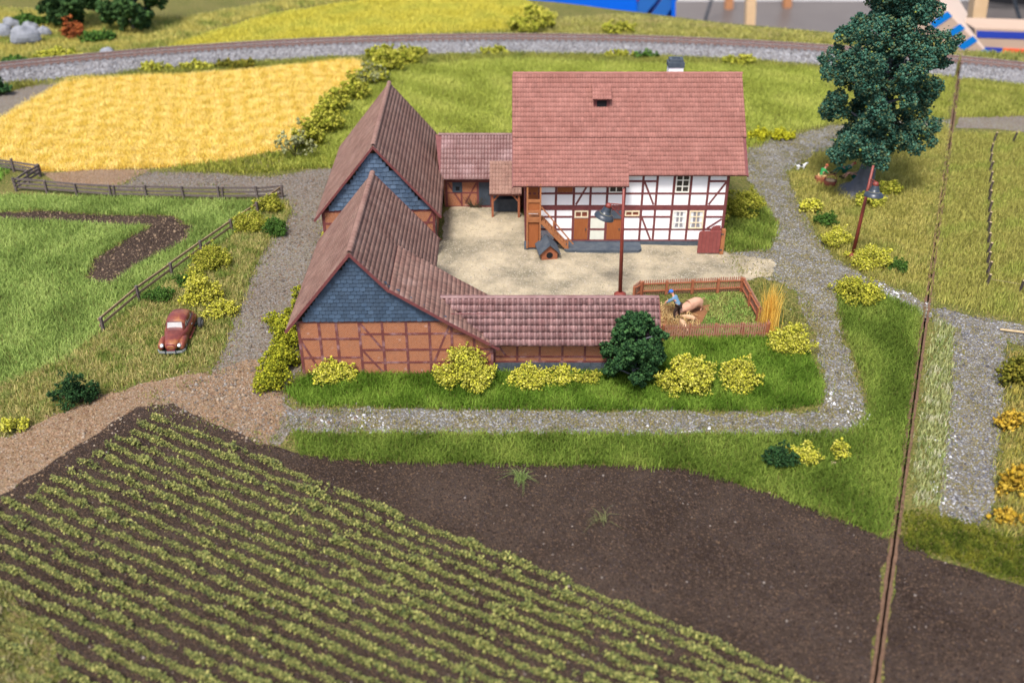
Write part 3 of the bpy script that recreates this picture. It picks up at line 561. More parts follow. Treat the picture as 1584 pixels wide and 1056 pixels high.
# ================================================================== BUILDINGS: helpers
Z = Vector((0, 0, 1))
class Fr:
    """upright wall frame: s along the wall, z up, d outward"""
    def __init__(f, o, u, n): f.o = Vector(o); f.u = Vector(u).normalized(); f.n = Vector(n).normalized()
    def p(f, s, z, d=0): return f.o + f.u * s + Z * z + f.n * d
    def box(f, mb, s0, s1, z0, z1, d0, d1):
        q = [f.p(s, z, d) for z in (z0, z1) for d in (d0, d1) for s in (s0, s1)]
        return mb.add(q, [(0, 2, 3, 1), (4, 5, 7, 6), (0, 1, 5, 4), (2, 6, 7, 3), (0, 4, 6, 2), (1, 3, 7, 5)])
    def bar(f, mb, a, b, w_, d0, d1):
        A, B = f.p(*a, (d0 + d1) / 2), f.p(*b, (d0 + d1) / 2); return mb.bar(A, B, w_, d1 - d0, f.n)
def panel(fr, s0, s1, z0, zt0, zt1, d0, d1, wavy):
    pts = []
    def seg(a, b, k):
        for i in range(k): t = i / k; pts.append((a[0] + (b[0] - a[0]) * t, a[1] + (b[1] - a[1]) * t))
    k1 = max(2, int((s1 - s0) / .22)) if wavy else 1
    k2 = max(2, int((zt0 - z0) / .22)) if wavy else 1
    seg((s0, z0), (s1, z0), k1); seg((s1, z0), (s1, zt1), k2); seg((s1, zt1), (s0, zt0), k1); seg((s0, zt0), (s0, z0), k2)
    if wavy: pts = [(a + random.uniform(-.014, .014), b + random.uniform(-.014, .014)) for a, b in pts]
    return MB().prism([fr.p(a, b, d0) for a, b in pts], fr.n * (d1 - d0))
def timber_wall(root, fr, posts, rails, braces=(), mp=None, mt=None, pw=.14, rh=.13, skip=(), ztop=None, wavy=False, pd=.035, td=.055, old=()):
    """posts (s,z0,z1[,w]), rails (z,s0,s1[,h]), braces (s0,z0,s1,z1); every timber and every filled field is a part"""
    for q in posts:
        w_ = q[3] if len(q) > 3 else pw; fr.box(MB(), q[0] - w_ / 2, q[0] + w_ / 2, q[1], q[2], -.02, td).build('timber_post', mt, root)
    for q in rails:
        h_ = q[3] if len(q) > 3 else rh; fr.box(MB(), q[1], q[2], q[0] - h_ / 2, q[0] + h_ / 2, -.02, td - .004).build('timber_rail', mt, root)
    for q in braces: fr.bar(MB(), (q[0], q[1]), (q[2], q[3]), pw * .85, .0, td - .008).build('timber_brace', mt, root)
    S = sorted(posts)
    for a, b in zip(S, S[1:]):
        mid = (a[0] + b[0]) / 2; zs = sorted((q[0], (q[3] if len(q) > 3 else rh)) for q in rails if q[1] <= mid <= q[2])
        for (z0, h0), (z1, h1) in zip(zs, zs[1:]):
            A, B, C_, D = a[0] + pw / 2 - .012, b[0] - pw / 2 + .012, z0 + h0 / 2 - .012, z1 - h1 / 2 + .012
            if D - C_ < .1 or any(q[0] < mid < q[1] and q[2] < (C_ + D) / 2 < q[3] for q in skip): continue
            t0 = t1 = D
            if ztop: t0, t1 = min(D, ztop(A)), min(D, ztop(B))
            if min(t0, t1) < C_ + .04: 
                if max(t0, t1) < C_ + .1: continue
                t0, t1 = max(t0, C_ + .03), max(t1, C_ + .03)
            m_ = mp
            if any(q[0] < mid < q[1] and q[2] < (C_ + D) / 2 < q[3] for q in old): m_ = M['plaster_old']
            panel(fr, A, B, C_, t0, t1, -.01, pd + random.uniform(-.006, .006), wavy).build('infill_panel', m_, root)
def window(root, fr, s0, s1, z0, z1, nx, nz, mf, mg, curtain=False):
    mb = MB(); b = .07
    fr.box(mb, s0, s0 + b, z0, z1, 0, .09); fr.box(mb, s1 - b, s1, z0, z1, 0, .09); fr.box(mb, s0 + b, s1 - b, z0, z0 + b, 0, .09); fr.box(mb, s0 + b, s1 - b, z1 - b, z1, 0, .09)
    for i in range(1, nx): s = s0 + (s1 - s0) * i / nx; fr.box(mb, s - (.035 if i * 2 == nx else .02), s + (.035 if i * 2 == nx else .02), z0 + b, z1 - b, .01, .08)
    for i in range(1, nz): z = z0 + (z1 - z0) * i / nz; fr.box(mb, s0 + b, s1 - b, z - .03, z + .03, .012, .075)
    w_ = mb.build('window', mf, root)
    for i in range(nx):
        for k in range(nz):
            a, c = s0 + (s1 - s0) * i / nx, z0 + (z1 - z0) * k / nz
            fr.box(MB(), a + .02, a + (s1 - s0) / nx - .02, c + .02, c + (z1 - z0) / nz - .02, .03, .042).build('pane', mg, w_)
    if curtain:
        for sg in (0, 1):
            n = 8; q = []; A, B = (s0 + b, (s0 + s1) / 2 - .02) if sg == 0 else ((s0 + s1) / 2 + .02, s1 - b)
            mb = MB(); zz = [z1 - b, z0 + (z1 - z0) * .35, z0 + b]
            for r_, z in enumerate(zz):
                for i in range(n + 1):
                    t = i / n
                    if r_ == 2: t = t * .55 if sg == 0 else 1 - (1 - t) * .55
                    t = t * .5 if sg == 0 else 1 - (1 - t) * .5
                    q.append(fr.p(A + (B - A) * t, z, .046 + .009 * (i % 2)))
            mb.add(q, [(r_ * (n + 1) + i, r_ * (n + 1) + i + 1, (r_ + 1) * (n + 1) + i + 1, (r_ + 1) * (n + 1) + i) for r_ in range(2) for i in range(n)])
            mb.build('curtain', M['curtain'], w_)
    return w_
def plank_door(root, fr, s0, s1, z0, z1, m_, n=5, handle=True, name='door'):
    mb = MB(); wd = (s1 - s0) / n
    fr.box(mb, s0, s1, z0, z1, 0, .03)
    for i in range(n): fr.box(mb, s0 + i * wd + .008, s0 + (i + 1) * wd - .008, z0 + .01, z1 - .01, .02, .05 + .004 * (i % 2))
    d = mb.build(name, m_, root)
    if handle: fr.box(MB(), s1 - .16, s1 - .1, (z0 + z1) / 2 - .06, (z0 + z1) / 2 + .06, .05, .1).build('handle', M['lamp_black'], d)
    return d
def tile_sheet(parent, P0, U, V, W, L, nu, nv, m_, amp=.03, lip=.02, var=.06, keep=None, name='roof_tile', k=4, blotch=0, edge=.03):
    """courses of curved tiles joined into one part; P0 lower corner, U along the eave, V up the slope"""
    P0 = np.array(P0); U = np.array(U); V = np.array(V); N = np.cross(U, V); N = N / np.linalg.norm(N)
    if N[2] < 0: N = -N
    wu, wv = W / nu, L / nv; iu, iv = np.meshgrid(np.arange(nu), np.arange(nv)); iu = iu.ravel(); iv = iv.ravel()
    if keep is not None: kk = keep((iu + .5) * wu, (iv + .5) * wv); iu, iv = iu[kk], iv[kk]
    n = len(iu); su = np.linspace(.0, 1, k + 1); pr = amp * np.sin(np.pi * su) ** 1.0
    v = np.empty((n, 3, k + 1, 3)); jz = RNG.normal(0, .003, n)[:, None]; jv = RNG.normal(0, .006, n)[:, None]
    for r_, (dv, hz, use) in enumerate(((0, lip - edge, 1), (0, lip, 1), (1.0, .004, 1))):
        a = (iu[:, None] + su[None]) * wu; b = (iv[:, None] + dv) * wv + jv * (1 if r_ < 2 else 0); c = hz + pr[None] * use + jz
        v[:, r_] = P0 + a[..., None] * U + (b + 0 * a)[..., None] * V + (c + 0 * a)[..., None] * N
    i0 = np.arange(n)[:, None, None] * (3 * (k + 1)); rr = np.arange(2)[None, :, None] * (k + 1); cc = np.arange(k)[None, None, :]
    q = i0 + rr + cc; f = np.stack([q, q + 1, q + k + 2, q + k + 1], -1).reshape(-1, 4)
    base = 1 + RNG.normal(0, var, n); col = np.repeat(base[:, None], 3, 1)
    if blotch:
        x, y = iu * wu, iv * wv; bl = np.clip(vnoise(x, y, 2.2, int(W * 10)) - .35, 0, 1) * blotch; col = col * (1 - bl[:, None]) + bl[:, None] * np.array((1.9, 2.2, 2.4))
    o = np_mesh(name, v.reshape(-1, 3), f, m_, parent=parent, col=np.repeat(col, 3 * (k + 1), axis=0)); o['kind'] = 'stuff'; return o
def slab(root, name, P0, U, V, W, L, m_, th=.1, drop=.012):
    P0, U, V = Vector(P0), Vector(U), Vector(V); N = U.cross(V).normalized(); N = N if N.z > 0 else -N; a = P0 - N * drop
    return MB().prism([a, a + U * W, a + U * W + V * L, a + V * L], -N * th).build(name, m_, root)
def tile_row(parent, a, b, n, r, m_, name='ridge_tile'):
    """half round ridge tiles, one object each, sharing a mesh"""
    a, b = Vector(a), Vector(b); d = (b - a) / n; L_ = d.length; k = 6; vs = []; fs = []
    for i, (t, rr) in enumerate(((0, r * 1.08), (1.06, r * .93))):
        for q in range(k + 1): t_ = math.pi * q / k; vs.append((t * L_, -math.cos(t_) * rr, math.sin(t_) * rr * .8))
    for q in range(k): fs.append((q, q + 1, k + 2 + q, k + 1 + q))
    me = bpy.data.meshes.new(name); me.from_pydata(vs, [], fs); me.shade_smooth(); ca = me.color_attributes.new('Col', 'FLOAT_COLOR', 'POINT'); ca.data.foreach_set('color', np.ones(len(vs) * 4, np.float32)); me.materials.append(m_)
    rt = d.to_track_quat('X', 'Z').to_euler(); o0 = root_loc(parent)
    for i in range(n): o = link(name, me, parent); o.location = a + d * i - o0; o.rotation_euler = rt
def slates(root, fr, poly, ch, cw, m_):
    """single slates hung on a gable"""
    ms = []
    for t in range(4):
        g = (.82, .94, 1.06, 1.22)[t]; w_, h_ = cw * .96, ch * 1.12
        j = [random.uniform(-.02, .02) for _ in range(4)]
        q = [(-w_ / 2, j[0]), (-w_ / 2 + .05, -.02 + j[1]), (w_ / 2 - .05, -.02 + j[2]), (w_ / 2, j[3]), (w_ / 2, h_), (-w_ / 2, h_)]
        vs = [(a, .065 - .05 * b / h_, b) for a, b in q] + [(a, .0, b) for a, b in q]; n = len(q)
        me = bpy.data.meshes.new('slate'); me.from_pydata(vs, [], [tuple(range(n - 1, -1, -1))] + [(i, (i + 1) % n, n + (i + 1) % n, n + i) for i in range(n)])
        ca = me.color_attributes.new('Col', 'FLOAT_COLOR', 'POINT'); ca.data.foreach_set('color', np.tile(np.array([g, g, g, 1], np.float32), len(vs))); me.materials.append(m_); ms.append(me)
    rz = math.atan2(fr.u.y, fr.u.x); flip = 1
    o0 = root_loc(root); z0 = min(q[1] for q in poly); z1 = max(q[1] for q in poly); s0 = min(q[0] for q in poly); s1 = max(q[0] for q in poly); cnt = 0; r_ = 0
    z = z0
    while z < z1:
        s = s0 + (cw / 2 if r_ % 2 else 0)
        while s < s1:
            if inside(np.array([(s, z + ch * .5)]), poly)[0]:
                o = link('slate', random.choice(ms), root); o.location = fr.p(s, z, .015) - o0; o.rotation_euler = (random.uniform(-.02, .02), random.uniform(-.02, .02), rz + (math.pi if False else 0)); o.scale = (1, -1 if fr.n.dot(Vector((-fr.u.y, fr.u.x, 0))) < 0 else 1, 1); cnt += 1
            s += cw
        z += ch; r_ += 1
    return cnt
FRONT = lambda y, x0=0: Fr((x0, y, 0), (1, 0, 0), (0, -1, 0))

# ================================================================== FARMHOUSE
HY, HX0, HX1, HD = 55.0, .85, 13.05, 8.6
fh = thing('farmhouse', (6.95, 55, 0), 'white half-timbered farmhouse with a long salmon tiled roof', 'house')
MB().prism([(HX0, HY, .25), (HX0, HY, 4.6), (HX0, HY + HD / 2, 8.75), (HX0, HY + HD, 4.6), (HX0, HY + HD, .25)], (HX1 - HX0, 0, 0)).build('wall', M['plaster'], fh)
MB().box(HX0 - .04, HY - .09, -.1, HX1 + .05, HY + HD + .05, .27).build('plinth', M['stone'], fh)
fr = FRONT(HY)
px_ = [.92, 1.67, 2.67, 3.75, 4.76, 5.77, 6.83, 7.9, 8.75, 9.77, 10.79, 11.85, 12.98]
posts = [(x, .25, 4.75) for x in px_]
rails = [(.31, HX0, HX1, .12), (1.06, 1.67, HX1), (1.89, 1.67, HX1), (2.36, HX0, HX1, .12), (2.6, HX0, HX1, .17), (3.42, HX0, HX1), (4.21, 1.67, 8.75), (4.21, 11.85, 12.98), (4.74, HX0, HX1)]
doors = [(3.75, 4.76), (5.77, 6.83)]
skip = [(3.75, 4.76, .3, 2.4), (5.77, 6.83, .3, 2.4), (6.83, 7.9, 1.9, 2.36), (9.77, 11.85, 1.06, 2.36), (.92, 1.67, .2, 4.8), (2.67, 3.75, 3.42, 4.8), (5.77, 6.83, 3.42, 4.8), (9.77, 10.79, 3.42, 4.8)]
rl = [q for q in rails]
rl = [(.31, HX0, HX1, .12)]
for a, b in zip(px_[1:], px_[2:]):
    if (a, b) in doors: continue
    if not (a in (9.77, 10.79)): rl.append((1.89, a, b))
    rl.append((1.06, a, b))
rl += [(2.5, HX0, HX1, .34), (3.42, HX0, HX1), (4.21, 1.67, 8.75), (4.21, 11.85, 12.98), (4.74, HX0, HX1)]
timber_wall(fh, fr, posts, rl, [(7.97, 1.85, 8.6, .34), (7.97, 4.2, 8.62, 2.7), (3.9, 2.7, 4.66, 4.16), (12.9, 1.75, 12.05, 1.12), (12.9, 4.15, 11.98, 2.7)], M['plaster'], M['timber'], skip=skip, wavy=True, old=[(4.76, 5.77, .3, 1.9)])
for a, b in doors:
    plank_door(fh, fr, a + .08, b - .08, .37, 1.78, M['door'], 6)
window(fh, fr, 3.84, 4.67, 1.86, 2.3, 2, 1, M['cream'], M['basket'])
window(fh, fr, 6.92, 7.8, 1.95, 2.3, 2, 1, M['cream'], M['basket'])
fr.box(MB(), 5.82, 6.78, 1.80, 2.3, 0, .12).build('door_lintel', M['stone'], fh)
window(fh, fr, 9.86, 10.71, 1.12, 2.3, 2, 3, M['ivory'], M['glass'], True)
window(fh, fr, 10.88, 11.76, 1.12, 2.3, 2, 3, M['cream'], M['glass'], True)
window(fh, fr, 9.86, 10.7, 3.49, 4.68, 2, 3, M['ivory'], M['darkglass'])
window(fh, fr, 5.86, 6.74, 3.49, 4.68, 2, 3, M['ivory'], M['darkglass'])
plank_door(fh, fr, 2.75, 3.67, 3.5, 4.7, M['door'], 6, name='hatch')
plank_door(fh, fr, 1.0, 1.59, .4, 1.9, M['door'], 4, False)
plank_door(fh, fr, 1.0, 1.59, 2.7, 4.7, M['door'], 4, False, 'upper_door')
# gable and rear walls: same timbering
for X, u, n_, nm in ((HX1, (0, 1, 0), (1, 0, 0), 1), (HX0, (0, 1, 0), (-1, 0, 0), 0)):
    g = Fr((X, HY, 0), u, n_); ps = [(s, .25, min(4.6 + min(s, HD - s) * .96 - .1, 8.6)) for s in (.08, 1.5, 2.9, 4.3, 5.7, 7.1, HD - .08)]
    zt = lambda s: 4.55 + min(s, HD - s) * .96
    timber_wall(fh, g, ps, [(.31, 0, HD, .12), (1.3, 0, HD), (2.48, 0, HD, .3), (3.42, 0, HD), (4.6, 0, HD), (6.2, 1.7, HD - 1.7), (7.6, 3.2, HD - 3.2)], [(.2, .4, 1.4, 2.3), (8.4, .4, 7.2, 2.3)], M['plaster'], M['timber'], ztop=zt, wavy=True)
g = Fr((HX1, HY + HD, 0), (-1, 0, 0), (0, 1, 0))
timber_wall(fh, g, [(s, .25, 4.6) for s in np.linspace(.08, 12.12, 9)], [(.31, 0, 12.2), (1.3, 0, 12.2), (2.48, 0, 12.2, .3), (3.42, 0, 12.2), (4.55, 0, 12.2)], (), M['plaster'], M['timber'])
# roof
RX0, RX1 = .06, 14.0
sl_ = math.atan(.95); U = Vector((1, 0, 0)); V = Vector((0, math.cos(sl_), math.sin(sl_)))
def rz(y): return 4.77 + .95 * (y - 54.4)
RY = 59.32
e0 = Vector((RX0, 53.9, rz(53.9))); L1 = (RY - 53.9) / V.y; xm = P(973, 280, 54.2)[0]; L2 = (RY - 54.42) / V.y; e1 = Vector((xm, 54.42, rz(54.42)))
ym = 56.2; Lm = (ym - 53.9) / V.y; Lm2 = (ym - 54.42) / V.y; Lt = (RY - ym) / V.y
rf = slab(fh, 'roof', e0, U, V, xm - RX0, L1, M['verge'])
slab(fh, 'roof', e1, U, V, RX1 - xm, L2, M['verge'])
tile_sheet(rf, e0, U, V, xm - RX0, Lm, 42, 11, M['roof_house'])
tile_sheet(rf, e1, U, V, RX1 - xm - .12, Lm2, 43, 8, M['roof_house'])
Nn = Vector((0, -V.z, V.y)); up0 = Vector((RX0 - .02, ym, rz(ym))) + Nn * .05
slab(fh, 'upper_roof_slab', up0, U, V, RX1 + .1 - RX0, Lt, M['verge'], .05)
tile_sheet(rf, up0, U, V, RX1 + .1 - RX0, Lt, 85, 13, M['roof_house'])
VB = Vector((0, -V.y, V.z)); LB = (59.32 + 4.9 - RY) / V.y
b0 = Vector((RX0, RY + 4.9, rz(RY) - 4.9 * .95)); rb = slab(fh, 'rear_roof', b0, U, VB, RX1 - RX0, LB, M['verge'])
tile_sheet(rb, b0, U, VB, RX1 - RX0, LB, 85, 22, M['roof_house'])
tile_row(rf, (RX0, RY + .02, rz(RY) + .03), (RX1 + .08, RY + .02, rz(RY) + .03), 32, .13, M['roof_house'])
for x in (RX0 - .02, RX1 + .02):
    for yy, ve in ((53.9 if x < 1 else 54.42, V), (RY + 4.9, VB)):
        a = Vector((x, yy, rz(yy) if ve is V else b0.z)); MB().bar(a - Vector((0, 0, .08)), a + ve * ((RY - yy) / ve.y) - Vector((0, 0, .08)), .06, .13, (0, 0, 1)).build('bargeboard', M['verge'], fh)
# dormer hatch on the roof
dx0, dx1 = 4.85, 6.0; dyf = 57.62; dz = rz(dyf)
dm = MB().prism([(dx0 + .1, dyf, dz - .1), (dx0 + .1, dyf, dz + .68), (dx0 + .1, dyf + .9, dz + .8)], (dx1 - dx0 - .2, 0, 0)).build('dormer', M['verge'], fh)
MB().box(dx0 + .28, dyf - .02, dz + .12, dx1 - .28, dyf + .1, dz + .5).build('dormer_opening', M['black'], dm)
dv = Vector((0, math.cos(.55), math.sin(.55))); d0 = Vector((dx0, dyf - .22, dz + .62))
slab(dm, 'dormer_roof', d0, U, dv, dx1 - dx0, 1.2, M['verge'], .06); tile_sheet(dm, d0, U, dv, dx1 - dx0, 1.2, 7, 4, M['roof_house'])
# chimney
ch = MB().box(9.65, 59.75, 8.2, 10.55, 60.5, 9.72).build('chimney', M['plaster'], fh)
MB().box(9.6, 59.7, 9.72, 10.6, 60.55, 10.0).build('chimney_cap', M['stone'], ch)
mb = MB()
for q in ((9.68, 59.78, 10.52, 59.93), (9.68, 60.3, 10.52, 60.46), (9.68, 59.93, 9.86, 60.3), (10.34, 59.93, 10.52, 60.3)): mb.box(q[0], q[1], 10.0, q[2], q[3], 10.2)
mb.build('chimney_pot', M['stone'], ch); MB().box(9.86, 59.93, 9.9, 10.34, 60.3, 10.03).build('flue', M['black'], ch)
# stone landings in front of the doors
MB().prism([(3.35, 53.75, -.05), (7.75, 53.75, -.05), (7.95, 53.95, -.05), (7.95, HY, -.05), (3.2, HY, -.05), (3.2, 53.95, -.05)], (0, 0, .27)).build('doorstep', M['stone'], fh)
MB().box(.75, 54.1, -.05, 2.0, HY - .09, .28).build('doorstep', M['stone'], fh)
# wooden gallery and outer stairs
st = MB().box(.88, 53.95, 1.98, 1.75, 54.9, 2.1).build('gallery', M['wood_orange'], fh)
for s in (.92, 1.7):
    MB().bar((s, 53.98, .25), (s, 53.98, 4.4), .1, .1).build('gallery_post', M['wood_orange'], st)
for z in (2.2, 2.65, 3.35): MB().box(.9, 53.94, z - .09, 1.72, 54.02, z + .09).build('gallery_rail', M['wood_orange'], st)
MB().box(.97, 54.0, 2.75, 1.65, 54.04, 3.27).build('gallery_board', M['door'], st)
mb = MB().box(1.0, 54.06, .25, 1.62, 54.12, 1.95); lowd = mb.build('gallery_door', M['door'], st)
stairs = MB().bar((1.78, 54.0, 2.0), (3.5, 54.0, .02), .06, .22, (0, 1, 0)).bar((1.78, 54.75, 2.0), (3.5, 54.75, .02), .06, .22, (0, 1, 0))
stairs = MB(); 
for y in (53.98, 54.72): stairs.bar((1.76, y, 2.02), (3.52, y, .05), .2, .07, (0, 1, 0))
stairs = stairs.build('staircase', M['wood_orange'], fh)
for i in range(9): t = (i + .5) / 9; x = 1.8 + 1.68 * t; z = 2.0 - 1.95 * t; MB().box(x - .11, 54.02, z - .02, x + .11, 54.69, z + .025).build('tread', M['wood_orange'], stairs)
MB().bar((1.78, 53.96, 2.95), (3.75, 53.96, .52), .07, .06, (0, 1, 0)).build('handrail', M['wood_orange'], stairs)
for t in (.42, .93): MB().bar((1.78 + 1.75 * t, 53.95, 2.0 - 1.95 * t), (1.78 + 1.75 * t, 53.95, 2.98 - 2.16 * t), .08, .06, (0, 1, 0)).build('baluster', M['wood_orange'], stairs)

# ================================================================== NEAR BARN
NB_Y0, NB_Y1 = 40.1, 49.5
nb = thing('near_barn', (-7.4, 40.1, 0), 'orange brick barn in front with blue slate gable and a lower side roof', 'barn', rz=R(.9))
AP = (-7.42, 6.74); LE = (-10.3, 3.05); KX = (-5.78, 5.08); RE = (-4.15, 3.05)
MB().prism([(-10.24, NB_Y0, 0), (-10.24, NB_Y0, 3.0), (AP[0], NB_Y0, 6.5), (-4.3, NB_Y0, 3.0), (-4.3, NB_Y0, 0)], (0, NB_Y1 - NB_Y0, 0)).build('wall', M['brick'], nb)
MB().prism([(-5.3, NB_Y0 + .002, 0), (-5.3, NB_Y0 + .002, 4.5), (-3.1, NB_Y0 + .002, 2.9), (-.95, NB_Y0 + .002, 1.5), (-.95, NB_Y0 + .002, 0)], (0, 4.2, 0)).build('side_wall', M['brick'], nb)
fr = FRONT(NB_Y0)
ztop = lambda s: 3.05 if s < -3.1 else 3.0 - (s + 3.1) * .64
S = [-10.2, -9.22, -8.4, -7.31, -6.21, -5.07, -3.96, -2.9, -1.83, -.97]
timber_wall(nb, fr, [(s, 0, ztop(s) - .02) for s in S],
            [(3.02, -10.27, -2.95), (2.08, -10.2, -7.31), (1.02, -10.2, -7.31), (.05, -10.27, -.93), (2.33, -7.31, -2.05), (1.44, -7.31, -.97), (.72, -7.31, -.97), (3.4, -2.9, -.97, .02)],
            [(-10.15, 1.98, -9.36, .12), (-7.25, 2.94, -6.28, 1.5), (-7.2, 1.36, -6.28, .1), (-2.95, 2.9, -3.78, .76), (-.98, 1.35, -1.7, .6)], M['brick'], M['timber_grey'], ztop=lambda s: ztop(s) - .06, pw=.13, rh=.11, pd=.03, td=.05)
MB().prism([(-10.2, NB_Y0 - .004, 3.08), (AP[0], NB_Y0 - .004, 6.55), (KX[0], NB_Y0 - .004, 4.95), (-4.6, NB_Y0 - .004, 4.12), (-3.0, NB_Y0 - .004, 3.02)], (0, -.03, 0)).build('gable_boarding', M['slate'], nb)
NS = slates(nb, Fr((0, NB_Y0 - .034, 0), (1, 0, 0), (0, -1, 0)), [(-10.1, 3.09), (AP[0], 6.55), (KX[0] - .05, 4.95), (-4.65, 4.12), (-3.05, 3.09)], .205, .285, M['slate'])
yF, yB = NB_Y0 - .3, NB_Y1 + .25; LEN = yB - yF
KB = dict(amp=.032, lip=.006, var=.10, blotch=.15, edge=.005)
def barn_roof(root, ap, le, re, yF, yB, m_, nl, nu, cut=None):
    V1 = Vector((ap[0] - le[0], 0, ap[1] - le[1])); V2 = Vector((ap[0] - re[0], 0, ap[1] - re[1])); U_ = Vector((0, 1, 0)); L_ = yB - yF
    p1, p2 = Vector((le[0], yF, le[1])), Vector((re[0], yF, re[1])); l1, l2 = V1.length, V2.length; V1.normalize(); V2.normalize()
    a = slab(root, 'roof', p1, U_, V1, L_, l1, M['verge']); tile_sheet(a, p1, U_, V1, L_, l1, nu, nl, m_, **KB); fl = l2
    if cut:
        cy, cz = cut; pb = p2 + Vector((0, cy - yF, 0)); fl = (ap[1] - cz) / V2.z; pf_ = p2 + V2 * (l2 - fl); wf = cy - yF; nf = max(1, round(nl * fl / l2)); wn = round(nu * wf / L_)
        b = slab(root, 'roof', pb, U_, V2, L_ - wf, l2, M['verge']); tile_sheet(b, pb, U_, V2, L_ - wf, l2, nu - wn, nl, m_, **KB)
        slab(root, 'roof', pf_, U_, V2, wf, fl, M['verge']); tile_sheet(b, pf_, U_, V2, wf, fl, wn, nf, m_, **KB)
    else: b = slab(root, 'roof', p2, U_, V2, L_, l2, M['verge']); tile_sheet(b, p2, U_, V2, L_, l2, nu, nl, m_, **KB)
    tile_row(a, (ap[0], yF - .03, ap[1] + .02), (ap[0], yB + .03, ap[1] + .02), 24, .15, m_)
    for p_, v_, l_ in ((p1, V1, l1), (p2, V2, l2)):
        for y in (yF - .02, yB + .02):
            q = Vector((p_.x, y, p_.z - .07)); k_ = l_ - fl if (y < yF and v_ is V2) else -.05; MB().bar(q + v_ * k_, q + v_ * l_, .06, .13, (0, 0, 1)).build('bargeboard', M['verge'], root)
    return a, b
barn_roof(nb, (AP[0], 6.76), (-10.75, 2.72), (-3.93, 2.83), yF, yB, M['roof_barn'], 21, 74, cut=(yF + 4.7, 4.84))
# lower roof laid over the right slope
kx, kz = -5.70, 4.86
for (x0, z0, x1, z1, nr) in ((-3.0, 3.12, kx, kz + .03, 12), (-.62, 1.66, -3.0, 3.12, 11)):
    v_ = Vector((x1 - x0, 0, z1 - z0)); l_ = v_.length; v_.normalize(); p_ = Vector((x0, yF - .02, z0)); L_ = 4.75
    q_ = slab(nb, 'side_roof', p_, Vector((0, 1, 0)), v_, L_, l_, M['verge'], .05); tile_sheet(q_, p_, Vector((0, 1, 0)), v_, L_, l_, 36, nr, M['roof_barn'], amp=.045, lip=.014, var=.12, blotch=.35, edge=.014)
    q = p_ + Vector((0, -.03, -.06)); MB().bar(q, q + v_ * l_, .06, .13, (0, 0, 1)).build('bargeboard', M['verge'], nb)
# left and back walls, timbered
g = Fr((-10.24, NB_Y1, 0), (0, -1, 0), (-1, 0, 0)); D_ = NB_Y1 - NB_Y0
timber_wall(nb, g, [(s, 0, 2.9) for s in np.linspace(.07, D_ - .07, 8)], [(.05, 0, D_), (1.0, 0, D_), (2.05, 0, D_), (2.85, 0, D_)], (), M['brick'], M['timber_grey'], pd=.03, td=.05)
g = Fr((-4.3, NB_Y0 + 4.3, 0), (0, 1, 0), (1, 0, 0)); D2 = D_ - 4.3
timber_wall(nb, g, [(s, 0, 2.9) for s in np.linspace(.07, D2 - .07, 5)], [(.05, 0, D2), (1.0, 0, D2), (2.05, 0, D2), (2.85, 0, D2)], (), M['brick'], M['timber_grey'], pd=.03, td=.05, skip=[(1.3, 3.8, 0, 2.2)])
plank_door(nb, g, 1.45, 3.7, .1, 2.0, M['wood_rust'], 9)

# ================================================================== ANNEX with the tiled lean roof
ax = thing('tiled_annex', (2.9, 40.4, 0), 'low brick annex with wine red pantiles between the barn and pig pen', 'annex')
AY0, AY1 = 40.4, 43.0; AXE = 6.95
MB().box(-.9, AY0, 0, AXE, AY1, .52).build('plinth', M['stone'], ax)
MB().prism([(-.9, AY0 + .02, .52), (-.9, AY0 + .02, 1.75), (-.9, 41.7, 3.1), (-.9, AY1, 1.9), (-.9, AY1, .52)], (AXE + .88, 0, 0)).build('wall', M['brick'], ax)
mb_s = None
for i in range(14):
    for k in range(2):
        a = -.86 + i * .556 + (.278 if k else 0); FRONT(AY0).box(MB(), a + .012, min(a + .544, AXE), .03 + k * .25, .03 + k * .25 + .235, .0, .035 + random.uniform(0, .012)).build('plinth_stone', M['stone'], ax)
fr = FRONT(AY0 + .02)
S = list(np.linspace(-.85, AXE - .07, 8))
timber_wall(ax, fr, [(s, .52, 1.8) for s in S], [(.58, -.9, AXE, .1), (.86, -.9, AXE, .1), (1.74, -.9, AXE, .1)], [(-.8, 1.7, -.3, .92), (AXE - .1, 1.7, AXE - .6, .92)], M['brick'], M['timber_grey'], pw=.11, rh=.1, pd=.025, td=.045)
g = Fr((AXE - .02, AY0, 0), (0, 1, 0), (1, 0, 0))
timber_wall(ax, g, [(.06, .52, 1.8), (1.3, .52, 2.95), (2.54, .52, 1.8)], [(.58, 0, 2.6), (1.74, 0, 2.6)], (), M['brick'], M['timber_grey'], pw=.11, rh=.1, pd=.025, td=.045)
aRY, aRZ, aEY, aEZ = 41.7, 3.42, 39.88, 1.80
V = Vector((0, aRY - aEY, aRZ - aEZ)); aL = V.length; V.normalize(); U = Vector((1, 0, 0)); N = U.cross(V).normalized()
tx0, tx1 = -3.55, 7.16; nu, nv = 40, 7; wu, wv = (tx1 - tx0) / nu, aL / nv
poly = [(-.95, 0), (tx1 - .0, 0), (tx1, aL), (-3.5, aL)]
rfa = MB().prism([Vector((a, aEY, aEZ)) + V * b - N * .012 for a, b in poly], -N * .1).build('roof', M['verge'], ax)
slab(ax, 'rear_roof', (-1.6, aRY + 1.75, aRZ - 1.56), U, Vector((0, -V.y, V.z)), tx1 + 1.6, aL * .96, M['roof_annex'] if False else M['verge'])
